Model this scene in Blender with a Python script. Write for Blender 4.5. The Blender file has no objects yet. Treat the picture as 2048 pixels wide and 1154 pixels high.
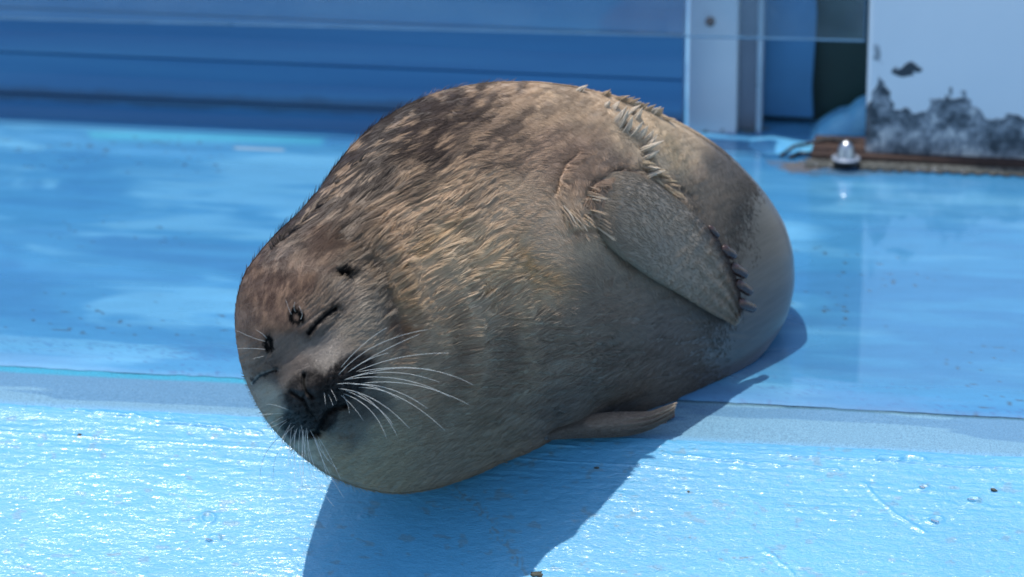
import bpy, math, random
import numpy as np
from mathutils import Vector

random.seed(4)
rng = np.random.default_rng(4)
sc = bpy.context.scene
COL = sc.collection
R = math.radians

# ------------------------------------------------------------------ camera
PITCH = R(20.0)
CAM = np.array([0.0, -4.916, 1.981])
FP = 8533.0                       # focal length in pixels of a 2048 wide frame
FWD = np.array([0.0, math.cos(PITCH), -math.sin(PITCH)])
UPV = np.array([0.0, math.sin(PITCH), math.cos(PITCH)])
RGT = np.array([1.0, 0.0, 0.0])
cam_data = bpy.data.cameras.new("camera")
cam_data.lens = 150.0
cam_data.sensor_width = 36.0
cam_data.clip_start = 0.1
cam_data.clip_end = 600.0
cam_data.dof.use_dof = True
cam_data.dof.focus_distance = 5.06
cam_data.dof.aperture_fstop = 4.0
cam_data.dof.aperture_blades = 7
cam = bpy.data.objects.new("camera", cam_data)
cam.location = CAM
cam.rotation_euler = (math.pi / 2 - PITCH, 0, 0)
COL.objects.link(cam)
sc.camera = cam

# ------------------------------------------------------------------ light
SUN_EL = 79.0
SUN_AZ = -74.0                    # degrees clockwise from +Y: behind the seal and to its left
world = bpy.data.worlds.new("World")
sc.world = world
world.use_nodes = True
wn = world.node_tree
wn.nodes.clear()
sky = wn.nodes.new("ShaderNodeTexSky")
sky.sky_type = 'NISHITA'
sky.sun_disc = False
sky.sun_elevation = R(SUN_EL)
sky.sun_rotation = R(SUN_AZ)
sky.air_density = 1.0
sky.dust_density = 1.2
sky.ozone_density = 1.0
bg = wn.nodes.new("ShaderNodeBackground")
bg.inputs[1].default_value = 0.15
wo = wn.nodes.new("ShaderNodeOutputWorld")
wn.links.new(sky.outputs[0], bg.inputs[0])
wn.links.new(bg.outputs[0], wo.inputs[0])
ld = bpy.data.lights.new("sun", 'SUN')
ld.energy = 2.7
ld.angle = R(0.53)
ld.color = (1.0, 0.965, 0.91)
sun = bpy.data.objects.new("sun", ld)
sdir = Vector((math.sin(R(SUN_AZ)) * math.cos(R(SUN_EL)), math.cos(R(SUN_AZ)) * math.cos(R(SUN_EL)), math.sin(R(SUN_EL))))
sun.rotation_euler = sdir.to_track_quat('Z', 'Y').to_euler()
sun.location = (-3, 4, 6)
COL.objects.link(sun)
sc.view_settings.view_transform = 'Standard'
sc.view_settings.look = 'None'
sc.view_settings.gamma = 1.0
sc.view_settings.use_curve_mapping = False
sc.view_settings.exposure = 0.56
sc.cycles.max_bounces = 8
sc.cycles.transparent_max_bounces = 12
sc.cycles.use_denoising = True
sc.cycles.sample_clamp_indirect = 6.0

# ------------------------------------------------------------------ numeric helpers
def _hash(ix, iy, iz, seed):
    h = (ix.astype(np.int64) * 374761393 + iy.astype(np.int64) * 668265263 + iz.astype(np.int64) * 2147483647 + seed * 1274126177) & 0xFFFFFFFF
    h = ((h ^ (h >> 13)) * 1274126177) & 0xFFFFFFFF
    h = ((h ^ (h >> 16)) * 2246822519) & 0xFFFFFFFF
    return ((h ^ (h >> 15)) & 0xFFFFFF) / float(0xFFFFFF)

def vnoise(x, y, z=0.0, seed=0):
    """smooth value noise, -1 to 1"""
    x = np.asarray(x, float); y = np.asarray(y, float)
    z = np.zeros_like(x) + z
    x0, y0, z0 = np.floor(x), np.floor(y), np.floor(z)
    fx, fy, fz = x - x0, y - y0, z - z0
    fx, fy, fz = [f * f * f * (f * (f * 6 - 15) + 10) for f in (fx, fy, fz)]
    def c(i, j, k): return _hash(x0 + i, y0 + j, z0 + k, seed)
    a = (c(0,0,0)*(1-fx)+c(1,0,0)*fx)*(1-fy) + (c(0,1,0)*(1-fx)+c(1,1,0)*fx)*fy
    b = (c(0,0,1)*(1-fx)+c(1,0,1)*fx)*(1-fy) + (c(0,1,1)*(1-fx)+c(1,1,1)*fx)*fy
    return (a * (1 - fz) + b * fz) * 2 - 1

def fbm(x, y, z=0.0, seed=0, octs=4, gain=0.5):
    s = 0; a = 1.0; t = 0
    x = np.asarray(x, float); y = np.asarray(y, float)
    for o in range(octs):
        k = 2.0 ** o
        s = s + a * vnoise(x * k + 7.3 * o, y * k - 3.1 * o, np.asarray(z) * k, seed + o)
        t += a; a *= gain
    return s / t * 1.5

def sstep(a, b, x):
    t = np.clip((np.asarray(x, float) - a) / (b - a), 0, 1)
    return t * t * (3 - 2 * t)

def lerp(a, b, t): return a + (b - a) * t

def unproj(px, py, D):
    """point seen at picture position (px, py) at distance D along the view axis"""
    px = np.asarray(px, float); py = np.asarray(py, float); D = np.asarray(D, float)
    a = (px - 1024.0) / FP * D
    b = (577.0 - py) / FP * D
    return CAM + D[..., None] * FWD + a[..., None] * RGT + b[..., None] * UPV

def project(P):
    d = np.asarray(P) - CAM
    D = d @ FWD
    return 1024 + FP * (d @ RGT) / D, 577 - FP * (d @ UPV) / D, D

def on_plane(px, py, z=0.0):
    """point of the level plane z under a picture position"""
    ray = FWD + RGT * ((px - 1024) / FP) + UPV * ((577 - py) / FP)
    t = (z - CAM[2]) / ray[2]
    return CAM + ray * t

def seg_dist(px, py, pts):
    """distance of each pixel to a polyline, and the running position 0..1 on it"""
    best = np.full(np.shape(px), 1e9); pos = np.zeros(np.shape(px))
    n = len(pts) - 1
    for i in range(n):
        ax, ay = pts[i]; bx, by = pts[i + 1]
        dx, dy = bx - ax, by - ay
        t = np.clip(((px - ax) * dx + (py - ay) * dy) / (dx * dx + dy * dy + 1e-9), 0, 1)
        d = np.hypot(px - ax - t * dx, py - ay - t * dy)
        m = d < best
        best = np.where(m, d, best); pos = np.where(m, (i + t) / n, pos)
    return best, pos

def crspline(pts, n):
    """Catmull-Rom through points, n samples"""
    P = np.array(pts, float)
    P = np.vstack([2 * P[0] - P[1], P, 2 * P[-1] - P[-2]])
    m = len(P) - 3
    u = np.linspace(0, m - 1e-9, n)
    i = u.astype(int); t = (u - i)[:, None]
    p0, p1, p2, p3 = P[i], P[i + 1], P[i + 2], P[i + 3]
    return 0.5 * (2 * p1 + (p2 - p0) * t + (2 * p0 - 5 * p1 + 4 * p2 - p3) * t ** 2 + (3 * p1 - p0 - 3 * p2 + p3) * t ** 3)

# ------------------------------------------------------------------ scene helpers
def np_mesh(name, V, F, mat=None, smooth=True, parent=None, colors=None, floats=None):
    V = np.asarray(V, np.float32); F = np.asarray(F, np.int32)
    me = bpy.data.meshes.new(name)
    k = F.shape[1]
    me.vertices.add(len(V)); me.vertices.foreach_set("co", V.ravel())
    me.loops.add(F.size); me.loops.foreach_set("vertex_index", F.ravel())
    me.polygons.add(len(F))
    me.polygons.foreach_set("loop_start", np.arange(0, F.size, k, dtype=np.int32))
    me.update(calc_edges=True)
    me.polygons.foreach_set("use_smooth", np.full(len(F), smooth))
    if colors is not None:
        for an, arr in colors.items():
            at = me.attributes.new(an, 'FLOAT_COLOR', 'POINT')
            at.data.foreach_set("color", np.hstack([arr, np.ones((len(arr), 1))]).astype(np.float32).ravel())
    if floats is not None:
        for an, arr in floats.items():
            at = me.attributes.new(an, 'FLOAT', 'POINT')
            at.data.foreach_set("value", arr.astype(np.float32).ravel())
    if mat: me.materials.append(mat)
    o = bpy.data.objects.new(name, me)
    COL.objects.link(o)
    if parent is not None: o.parent = parent
    return o

def py_mesh(name, V, F, mat=None, smooth=False, parent=None):
    me = bpy.data.meshes.new(name)
    me.from_pydata([tuple(v) for v in V], [], F)
    me.update()
    for p in me.polygons: p.use_smooth = smooth
    if mat: me.materials.append(mat)
    o = bpy.data.objects.new(name, me)
    COL.objects.link(o)
    if parent is not None: o.parent = parent
    return o

def grid_faces(nu, nv, wrap_v=False, flip=False):
    i = np.arange(nu - 1)[:, None]; j = np.arange(nv if wrap_v else nv - 1)[None, :]
    j2 = (j + 1) % nv
    a = i * nv + j; b = i * nv + j2; c = (i + 1) * nv + j2; d = (i + 1) * nv + j
    F = np.stack([a, b, c, d], -1).reshape(-1, 4)
    return F[:, ::-1] if flip else F

def tag(o, label=None, cat=None, group=None, kind=None):
    if label: o["label"] = label
    if cat: o["category"] = cat
    if group: o["group"] = group
    if kind: o["kind"] = kind
    return o

def empty(name, loc):
    o = bpy.data.objects.new(name, None)
    o.location = loc; COL.objects.link(o)
    o.empty_display_size = 0.05
    return o

def box_data(x0, x1, y0, y1, z0, z1, bev=0.0):
    if bev <= 0:
        V = [(x, y, z) for z in (z0, z1) for y in (y0, y1) for x in (x0, x1)]
        F = [(0,2,3,1), (4,5,7,6), (0,1,5,4), (2,6,7,3), (0,4,6,2), (1,3,7,5)]
        return V, F
    ring = []
    for cx, cy, a0 in ((x1-bev, y1-bev, 0), (x0+bev, y1-bev, 90), (x0+bev, y0+bev, 180), (x1-bev, y0+bev, 270)):
        for k in range(5):
            a = R(a0 + 90 * k / 4)
            ring.append((cx + bev*math.cos(a), cy + bev*math.sin(a)))
    n = len(ring)
    b = bev * 0.5
    def inset(p):
        mx, my = (x0+x1)/2, (y0+y1)/2
        return (p[0] + (b if p[0] < mx else -b), p[1] + (b if p[1] < my else -b))
    rings = [([inset(p) for p in ring], z0), (ring, z0 + b), (ring, z1 - b), ([inset(p) for p in ring], z1)]
    V = [(p[0], p[1], z) for rg, z in rings for p in rg]
    F = []
    for r in range(3):
        for i in range(n):
            j = (i+1) % n
            F.append((r*n+i, r*n+j, (r+1)*n+j, (r+1)*n+i))
    F.append(tuple(range(n))[::-1]); F.append(tuple(range(3*n, 4*n)))
    return V, F

def tube(name, pts, radii, mat, parent=None, seg=6, smooth=True):
    P = np.array(pts, float); n = len(P)
    radii = np.broadcast_to(np.asarray(radii, float), (n,))
    T = np.gradient(P, axis=0); T /= np.linalg.norm(T, axis=1)[:, None] + 1e-12
    ref = np.array([0.31, 0.2, 0.93]); A = np.cross(T, ref); A /= np.linalg.norm(A, axis=1)[:, None] + 1e-12
    B = np.cross(T, A)
    ang = np.linspace(0, 2*np.pi, seg, endpoint=False)
    V = P[:, None, :] + radii[:, None, None] * (np.cos(ang)[None, :, None]*A[:, None, :] + np.sin(ang)[None, :, None]*B[:, None, :])
    V = V.reshape(-1, 3)
    F = [tuple(int(q) for q in f) for f in grid_faces(n, seg, wrap_v=True)]
    F.append(tuple(range(seg))[::-1]); F.append(tuple(range((n-1)*seg, n*seg)))
    return py_mesh(name, V, F, mat, smooth, parent)

# ------------------------------------------------------------------ node helpers
class NT:
    def __init__(s, name):
        s.m = bpy.data.materials.new(name); s.m.use_nodes = True
        s.t = s.m.node_tree; s.t.nodes.clear()
        s.out = s.n("ShaderNodeOutputMaterial"); s.p = s.n("ShaderNodeBsdfPrincipled")
        s.l(s.p.outputs[0], s.out.inputs[0])
    def n(s, typ, **kw):
        nd = s.t.nodes.new(typ)
        for k, v in kw.items(): setattr(nd, k, v)
        return nd
    def l(s, a, b): s.t.links.new(a, b)
    def set(s, **kw):
        for k, v in kw.items():
            inp = s.p.inputs[k.replace("_", " ")]
            if hasattr(v, "links") or isinstance(v, bpy.types.NodeSocket): s.l(v, inp)
            else: inp.default_value = v
    def coord(s, scale=(1, 1, 1), rot=(0, 0, 0), which="Object"):
        tc = s.n("ShaderNodeTexCoord"); mp = s.n("ShaderNodeMapping")
        mp.inputs["Scale"].default_value = scale; mp.inputs["Rotation"].default_value = rot
        s.l(tc.outputs[which], mp.inputs[0]); return mp.outputs[0]
    def noise(s, vec, scale, detail=4, rough=0.55, dist=0.0, out=0):
        nd = s.n("ShaderNodeTexNoise")
        nd.inputs["Scale"].default_value = scale; nd.inputs["Detail"].default_value = detail
        nd.inputs["Roughness"].default_value = rough; nd.inputs["Distortion"].default_value = dist
        s.l(vec, nd.inputs["Vector"]); return nd.outputs[out]
    def ramp(s, fac, stops, interp='LINEAR'):
        nd = s.n("ShaderNodeValToRGB"); nd.color_ramp.interpolation = interp
        e = nd.color_ramp.elements
        while len(e) < len(stops): e.new(0.5)
        for el, (p, c) in zip(e, stops):
            el.position = p; el.color = (c[0], c[1], c[2], 1) if not isinstance(c, (int, float)) else (c, c, c, 1)
        s.l(fac, nd.inputs[0]); return nd.outputs[0]
    def mix(s, fac, a, b, blend='MIX'):
        nd = s.n("ShaderNodeMix", data_type='RGBA', blend_type=blend)
        for i, v in ((0, fac), (6, a), (7, b)):
            if isinstance(v, bpy.types.NodeSocket): s.l(v, nd.inputs[i])
            elif isinstance(v, (int, float)): nd.inputs[i].default_value = v if i == 0 else (v, v, v, 1)
            else: nd.inputs[i].default_value = (v[0], v[1], v[2], 1)
        return nd.outputs[2]
    def math(s, op, a, b=0.0, clamp=False):
        nd = s.n("ShaderNodeMath", operation=op, use_clamp=clamp)
        for i, v in ((0, a), (1, b)):
            if isinstance(v, bpy.types.NodeSocket): s.l(v, nd.inputs[i])
            else: nd.inputs[i].default_value = v
        return nd.outputs[0]
    def attr(s, name, out="Color"):
        nd = s.n("ShaderNodeAttribute"); nd.attribute_name = name; return nd.outputs[out]
    def bump(s, h, strength, dist, normal=None):
        nd = s.n("ShaderNodeBump"); nd.inputs["Strength"].default_value = strength; nd.inputs["Distance"].default_value = dist
        s.l(h, nd.inputs["Height"])
        if normal is not None: s.l(normal, nd.inputs["Normal"])
        return nd.outputs[0]

def simple_mat(name, col, rough=0.5, metal=0.0, var=0.15, scale=30, bump=0.0):
    m = NT(name); v = m.coord()
    f = m.noise(v, scale, 5)
    dark = tuple(c * (1 - var) for c in col); light = tuple(min(1, c * (1 + var)) for c in col)
    m.set(Base_Color=m.ramp(f, [(0.3, dark), (0.7, light)]), Roughness=m.math('ADD', m.math('MULTIPLY', f, 0.2), rough - 0.1), Metallic=metal)
    if bump > 0: m.set(Normal=m.bump(m.noise(v, scale * 3, 4), 0.5, bump))
    return m.m

# ================================================================== THE SETTING
ALPHA = R(8.0)
E = np.array([math.cos(ALPHA), -math.sin(ALPHA)])      # along the pool edge, to the right and nearer
N = np.array([math.sin(ALPHA), math.cos(ALPHA)])       # inward from the pool edge, away from the camera
RIM = math.tan(R(21.0))
def deck_xy(p, q):
    return p * E[0] + q * N[0], p * E[1] + q * N[1]
def deck_pq(x, y):
    return x * E[0] + y * E[1], x * N[0] + y * N[1]
def ground_z(x, y):
    q = x * N[0] + y * N[1]
    k = 0.012
    return 0.5 * RIM * (q - np.sqrt(q * q + k * k)) * 1.0

# paints -----------------------------------------------------------------
def deck_paint_material():
    m = NT("wet_blue_deck_paint")
    col = m.attr("col"); wet = m.attr("wet", "Fac")
    v = m.coord((1, 1, 1))
    fine = m.noise(v, 420, 4, 0.6)
    st = m.noise(m.coord((14, 36, 1), (0, 0, ALPHA)), 1.0, 6, 0.6)
    c = m.mix(0.25, col, m.mix(1.0, col, m.ramp(fine, [(0.3, 0.72), (0.7, 1.2)]), 'MULTIPLY'))
    c = m.mix(0.5, c, m.mix(1.0, c, m.ramp(st, [(0.3, 0.86), (0.7, 1.12)]), 'MULTIPLY'))
    rough = m.math('ADD', m.math('MULTIPLY', m.math('SUBTRACT', 1.0, wet), 0.42), 0.045)
    rough = m.math('ADD', rough, m.math('MULTIPLY', fine, 0.03))
    h = m.math('MULTIPLY', m.math('SUBTRACT', 1.05, wet), fine)
    n1 = m.bump(h, 0.35, 0.0008)
    n2 = m.bump(m.noise(m.coord((5, 26, 1), (0, 0, ALPHA)), 1.0, 3, 0.5), 0.22, 0.0020, n1)
    film = m.bump(m.noise(m.coord((8, 16, 1), (0, 0, ALPHA)), 1.0, 2, 0.5), 0.08, 0.0016)
    m.set(Base_Color=c, Roughness=m.math('ADD', rough, 0.15), Normal=n2, Coat_Weight=wet, Coat_Roughness=0.035, Coat_Normal=film)
    m.p.inputs["Coat IOR"].default_value = 1.6
    m.p.inputs["IOR"].default_value = 1.4
    m.p.inputs["Specular IOR Level"].default_value = 0.6
    return m.m

def rim_material():
    m = NT("glossy_light_blue_rim_paint")
    col = m.attr("col")
    v = m.coord()
    fine = m.noise(m.coord((1, 2.4, 1), (0, 0, ALPHA)), 260, 3, 0.55)
    mid = m.noise(m.coord((1, 2.6, 1), (0, 0, ALPHA)), 70, 5, 0.62)
    specks = m.noise(v, 330, 2, 0.5)
    c = m.mix(m.ramp(specks, [(0.0, 0.0), (0.70, 0.0), (0.78, 0.55), (1, 0.8)]), col, (0.30, 0.46, 0.55))
    c = m.mix(0.5, c, m.mix(1.0, c, m.ramp(mid, [(0.3, 0.86), (0.7, 1.1)]), 'MULTIPLY'))
    m.set(Base_Color=c, Roughness=m.ramp(mid, [(0.3, 0.30), (0.7, 0.48)]))
    n1 = m.bump(mid, 0.55, 0.0022)
    n2 = m.bump(fine, 0.75, 0.0011, n1)
    m.set(Normal=n2)
    gl = m.noise(m.coord((0.55, 1.6, 1), (0, 0, ALPHA)), 165, 3, 0.5)
    pat = m.noise(m.coord((0.6, 1.5, 1), (0, 0, ALPHA)), 26, 3, 0.6)
    gl = m.math('MULTIPLY', gl, m.ramp(pat, [(0.38, 0.45), (0.68, 1.25)]))
    m.set(Coat_Normal=m.bump(gl, 1.0, 0.00145))
    m.p.inputs["Coat Weight"].default_value = 0.23
    m.p.inputs["Coat Roughness"].default_value = 0.13
    m.p.inputs["Specular IOR Level"].default_value = 0.5
    return m.m

def strip_material():
    m = NT("worn_grey_blue_concrete")
    col = m.attr("col")
    v = m.coord()
    sp = m.noise(v, 520, 3, 0.6); sp2 = m.noise(v, 180, 4, 0.6)
    c = m.mix(m.ramp(sp, [(0.0, 0.85), (0.40, 0.55), (0.50, 0.0), (1, 0)]), col, (0.045, 0.12, 0.20))
    c = m.mix(m.ramp(sp, [(0, 0), (0.60, 0.0), (0.70, 0.5), (1, 0.7)]), c, (0.36, 0.50, 0.58))
    c = m.mix(0.5, c, m.mix(1.0, c, m.ramp(sp2, [(0.3, 0.8), (0.7, 1.15)]), 'MULTIPLY'))
    m.set(Base_Color=c, Roughness=m.ramp(m.attr("wet", "Fac"), [(0, 0.6), (1, 0.16)]), Normal=m.bump(sp, 0.5, 0.0009))
    return m.m

# the ground beyond, one sheet to the horizon
g = simple_mat("pale_concrete_ground", (0.33, 0.34, 0.34), 0.8, 0, 0.2, 0.6)
tag(py_mesh("ground", [(-250, -250, -0.9), (250, -250, -0.9), (250, 250, -0.9), (-250, 250, -0.9)], [(0, 1, 2, 3)], g), kind="structure")

# pool rim: level lip, rounded edge, then the paint falling towards the pool
def lip_line(p):
    return 0.004 + 0.0022 * vnoise(p * 9, p * 0 + 3.1, 0, 5) + 0.0012 * vnoise(p * 40, p * 0, 0, 6)
p_ax = np.concatenate([np.linspace(-2.4, -0.80, 50)[:-1], np.linspace(-0.80, 0.80, 760), np.linspace(0.80, 2.4, 50)[1:]])
q_ax = np.concatenate([np.linspace(-0.62, -0.34, 24)[:-1], np.linspace(-0.34, 0.0, 300)[:-1], np.linspace(0.0, 0.012, 14)])
Pg, Qg = np.meshgrid(p_ax, q_ax, indexing='ij')
Qw = np.where(Qg > 0, Qg / 0.012 * lip_line(Pg), Qg)
X, Y = deck_xy(Pg, Qw)
Z = ground_z(X, Y) + 0.004
und = 0.0016 * fbm(Pg * 5, Qw * 9, 0, 21, 3)
ridge_y = -0.020 + 0.004 * fbm(Pg * 6, Pg * 0 + 1.7, 0, 31, 4)
ridge = np.exp(-((Qw - ridge_y) / 0.0016) ** 2) * sstep(-0.1, 0.25, vnoise(Pg * 5, Pg * 0, 0, 33)) * 0.0018
ridge2_y = -0.047 + 0.006 * fbm(Pg * 4, Pg * 0 + 5.7, 0, 35, 4)
ridge += np.exp(-((Qw - ridge2_y) / 0.0013) ** 2) * sstep(0.1, 0.4, vnoise(Pg * 6, Pg * 0 + 2, 0, 36)) * 0.0012
brush = 0.00045 * fbm(Pg * 22, Qw * 190, 0, 41, 3) * sstep(-0.22, -0.03, Qw)
lumps = 0.0003 * fbm(Pg * 90, Qw * 150, 0, 45, 3)
Z = Z + und * sstep(0, -0.03, Qw) + ridge + brush + lumps
# the long brush run that wanders down the rim at the right, and a ring shaped blister at the left
Px_, Py_, _ = project(np.stack([X, Y, Z], -1))
for line, amp, wd in (([(1725, 968), (1760, 1005), (1800, 1035), (1850, 1065)], 0.0012, 3.0), ([(1530, 1100), (1560, 1125), (1590, 1150)], 0.001, 3.0), ([(150, 822), (250, 828), (340, 845), (430, 852), (520, 868)], 0.0018, 3.0), ([(1330, 908), (1450, 922), (1560, 930), (1680, 942)], 0.0016, 2.6), ([(1755, 917), (1800, 915), (1850, 917)], 0.0026, 3.5)):
    d, _p = seg_dist(Px_ + 4 * vnoise(Px_ / 18, Py_ / 18, 0, 3), Py_ + 3 * vnoise(Px_ / 12, Py_ / 12, 0, 4), line)
    Z = Z + amp * np.exp(-(d / wd) ** 2)
dr = np.hypot(Px_ - 415, (Py_ - 1037) * 1.3)
Z = Z + 0.0018 * np.exp(-((dr - 13) / 4.5) ** 2)
for bx, by, br in ((1870, 1040, 14), (1945, 1000, 12), (728, 1034, 7), (430, 1077, 9), (1845, 975, 10)):
    dd = np.hypot(Px_ - bx, (Py_ - by) * 1.8)
    Z = Z + 0.0013 * np.exp(-((dd - br) / 3.5) ** 2)
c_rim = np.stack([np.full(X.shape, v) for v in (0.082, 0.342, 0.56)], -1)
tone = fbm(Pg * 6, Qw * 8, 0, 51, 4)
c_rim = c_rim * (1 + 0.07 * tone)[..., None]
dirt = sstep(0.55, 0.85, fbm(Pg * 60, Qw * 90, 0, 61, 4)) * 0.4
for line, wd, amt in (([(910, 980), (955, 1015), (990, 1060), (1030, 1110), (1045, 1150)], 11, 0.6), ([(1325, 1075), (1390, 1075)], 4, 0.6), ([(1430, 1120), (1490, 1115)], 3, 0.8), ([(215, 1110), (280, 1105)], 3, 0.7)):
    d, _p = seg_dist(Px_ + 6 * vnoise(Px_ / 9, Py_ / 9, 0, 7), Py_, line)
    dirt = np.maximum(dirt, amt * np.exp(-(d / wd) ** 2) * sstep(-0.2, 0.5, vnoise(Px_ / 5, Py_ / 5, 0, 8)))
c_rim = lerp(c_rim, np.array([0.13, 0.20, 0.21]), dirt[..., None])
rim = np_mesh("pool_rim", np.stack([X, Y, Z], -1).reshape(-1, 3), grid_faces(len(p_ax), len(q_ax), flip=True), rim_material(), colors={"col": c_rim.reshape(-1, 3)})
tag(rim, kind="structure")

# pool wall and water below the rim
pw = simple_mat("blue_pool_wall_paint", (0.06, 0.27, 0.55), 0.4, 0, 0.1, 8)
a0 = deck_xy(-2.4, -0.62); a1 = deck_xy(2.4, -0.62)
zt = float(ground_z(*a0)) + 0.002
tag(py_mesh("pool_wall", [(a0[0], a0[1], -0.9), (a1[0], a1[1], -0.9), (a1[0], a1[1], zt), (a0[0], a0[1], zt)], [(0, 1, 2, 3)], pw), kind="structure")
wm_ = NT("pool_water")
wv = wm_.coord((1, 1, 1))
wm_.set(Base_Color=(0.04, 0.20, 0.34, 1), Roughness=0.05, Normal=wm_.bump(wm_.noise(wv, 4.0, 4), 0.5, 0.03))
wa = deck_xy(-2.4, -0.64); wb = deck_xy(2.4, -0.64); wc = deck_xy(2.4, -3.2); wd_ = deck_xy(-2.4, -3.2)
tag(py_mesh("pool_water", [(wd_[0], wd_[1], -0.55), (wc[0], wc[1], -0.55), (wb[0], wb[1], -0.55), (wa[0], wa[1], -0.55)], [(0, 1, 2, 3)], wm_.m), kind="structure")

# bare concrete strip between the rim and the deck paint
def paint_edge(p):
    return 0.139 + 0.0040 * fbm(p * 3.0, p * 0 + 0.4, 0, 71, 4) + 0.0016 * vnoise(p * 60, p * 0, 0, 72)
p2 = np.concatenate([np.linspace(-2.4, -0.8, 40)[:-1], np.linspace(-0.8, 0.8, 420), np.linspace(0.8, 2.4, 40)[1:]])
q2 = np.linspace(-0.01, 0.30, 130)
Pg, Qg = np.meshgrid(p2, q2, indexing='ij')
X, Y = deck_xy(Pg, Qg)
Z = np.where(Qg < 0.004, -0.002, 0.0006 * fbm(Pg * 12, Qg * 20, 0, 77, 3)) - 0.0003
pxs, pys, _ = project(np.stack([X, Y, Z], -1))
cs = np.zeros(X.shape + (3,)) + np.array([0.12, 0.26, 0.40])
damp = sstep(-0.05, 0.05, fbm(Pg * 2.2 + 1, Qg * 14, 0, 81, 4) + sstep(0.03, 0.10, Qg) * 0.9 - 0.45)
cs = lerp(np.zeros_like(cs) + np.array([0.155, 0.32, 0.44]), cs, damp[..., None])
cs = lerp(cs, np.array([0.17, 0.42, 0.66]), (sstep(0.03, 0.004, Qg) * 0.7)[..., None])
cs = lerp(cs, np.array([0.045, 0.33, 0.48]), (sstep(0.118, 0.128, Qg + 0.004 * vnoise(Pg * 8, Pg * 0, 0, 84)) * sstep(-0.15, -0.25, Pg))[..., None])
cs = lerp(cs, np.array([0.03, 0.10, 0.12]), (np.exp(-((Qg - paint_edge(Pg) + 0.003) / 0.0030) ** 2) * sstep(0.1, 0.2, Pg) * 0.8)[..., None])
strip = np_mesh("concrete_strip", np.stack([X, Y, Z], -1).reshape(-1, 3), grid_faces(len(p2), len(q2), flip=True), strip_material(), colors={"col": cs.reshape(-1, 3)}, floats={"wet": (damp * 0.6).reshape(-1)})
tag(strip, kind="structure")

# the blue painted deck
p3 = np.concatenate([np.linspace(-3.0, -1.2, 40)[:-1], np.linspace(-1.2, 1.2, 480), np.linspace(1.2, 3.0, 40)[1:]])
s3 = np.concatenate([np.linspace(0, 0.01, 4)[:-1], np.linspace(0.01, 1, 430)])
Pg, Sg = np.meshgrid(p3, s3, indexing='ij')
Qg = paint_edge(Pg) + Sg * (2.0 - paint_edge(Pg))
X, Y = deck_xy(Pg, Qg)
Z = np.where(Sg < 0.001, 0.0005, 0.0030) + 0.0012 * fbm(Pg * 2, Qg * 3, 0, 91, 3) * sstep(0.0, 0.05, Sg)
pxs, pys, _ = project(np.stack([X, Y, Z], -1))
cd = np.zeros(X.shape + (3,)) + np.array([0.056, 0.238, 0.435])
worn = fbm(Pg * 2.6 + 0.6 * fbm(Pg * 3, Qg * 6, 0, 99, 2), Qg * 5.2, 0, 101, 5)
streak = fbm(Pg * 5, Qg * 40, 0, 105, 4)
cd = lerp(cd, np.array([0.112, 0.345, 0.54]), sstep(0.0, 0.55, worn + 0.35 * streak)[..., None] * 0.9)
cd = lerp(cd, np.array([0.043, 0.185, 0.375]), sstep(0.05, 0.6, -worn + 0.3 * streak)[..., None] * 0.75)
grain = vnoise(Pg * 260, Qg * 420, 0, 108)
near = sstep(0.30, 0.15, Qg)
cd = lerp(cd, np.array([0.05, 0.14, 0.30]), (sstep(0.35, 0.8, grain + 0.5 * streak) * near * 0.75)[..., None])
cd = lerp(cd, np.array([0.10, 0.22, 0.40]), (near * sstep(0.0, 0.7, fbm(Pg * 3, Qg * 18, 0, 109, 4) + 0.35) * 0.45)[..., None])
# turquoise repair patch and pale scrape in the paint far back, left of the seal
dt, tp = seg_dist(pxs + 14 * vnoise(pxs / 60, pys / 10, 0, 12), pys, [(190, 270), (400, 275), (640, 282)])
cd = lerp(cd, np.array([0.07, 0.40, 0.52]), (np.exp(-(dt / 9) ** 2) * 0.6)[..., None])
dt, tp = seg_dist(pxs, pys, [(470, 296), (565, 300)])
cd = lerp(cd, np.array([0.45, 0.52, 0.52]), (np.exp(-(dt / 2.2) ** 2) * 0.6)[..., None])
# rusty and mossy dirt round the feet of the posts
for cx, cy, rx, ry, c, a in ((1610, 332, 75, 12, (0.16, 0.13, 0.09), 0.9), (1500, 258, 34, 9, (0.13, 0.14, 0.08), 0.7), (1700, 345, 120, 8, (0.10, 0.10, 0.10), 0.5)):
    d = np.hypot((pxs - cx) / rx, (pys - cy) / ry) + 0.35 * fbm(pxs / 22, pys / 7, 0, 15, 3)
    cd = lerp(cd, np.array(c), (sstep(1.1, 0.6, d) * a)[..., None])
specks = sstep(0.80, 0.86, vnoise(Pg * 130, Qg * 130, 0, 111)) * sstep(0.2, 0.6, vnoise(Pg * 3, Qg * 6, 0, 112))
cd = lerp(cd, np.array([0.05, 0.07, 0.08]), (specks * 0.7)[..., None])
wet = sstep(-0.45, 0.35, fbm(Pg * 1.3 + 3, Qg * 5.5, 0, 121, 4) + 0.75 * sstep(0.1, 0.5, Pg) + 0.40)
wet = wet * sstep(0.145, 0.24, Qg + 0.02 * vnoise(Pg * 9, Qg * 20, 0, 122))
deck = np_mesh("pool_deck", np.stack([X, Y, Z], -1).reshape(-1, 3), grid_faces(len(p3), len(s3), flip=True), deck_paint_material(), colors={"col": cd.reshape(-1, 3)}, floats={"wet": wet.reshape(-1)})
tag(deck, kind="structure")

def deck_local(o, p, q, z=0.0, turn=0.0):
    x, y = deck_xy(p, q)
    o.location = (x, y, z); o.rotation_euler = (0, 0, -ALPHA + turn)
    return o

# ================================================================== BACKGROUND THINGS
def pq_at(px, py, z=0.0):
    P = on_plane(px, py, z)
    return deck_pq(P[0], P[1])

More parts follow.
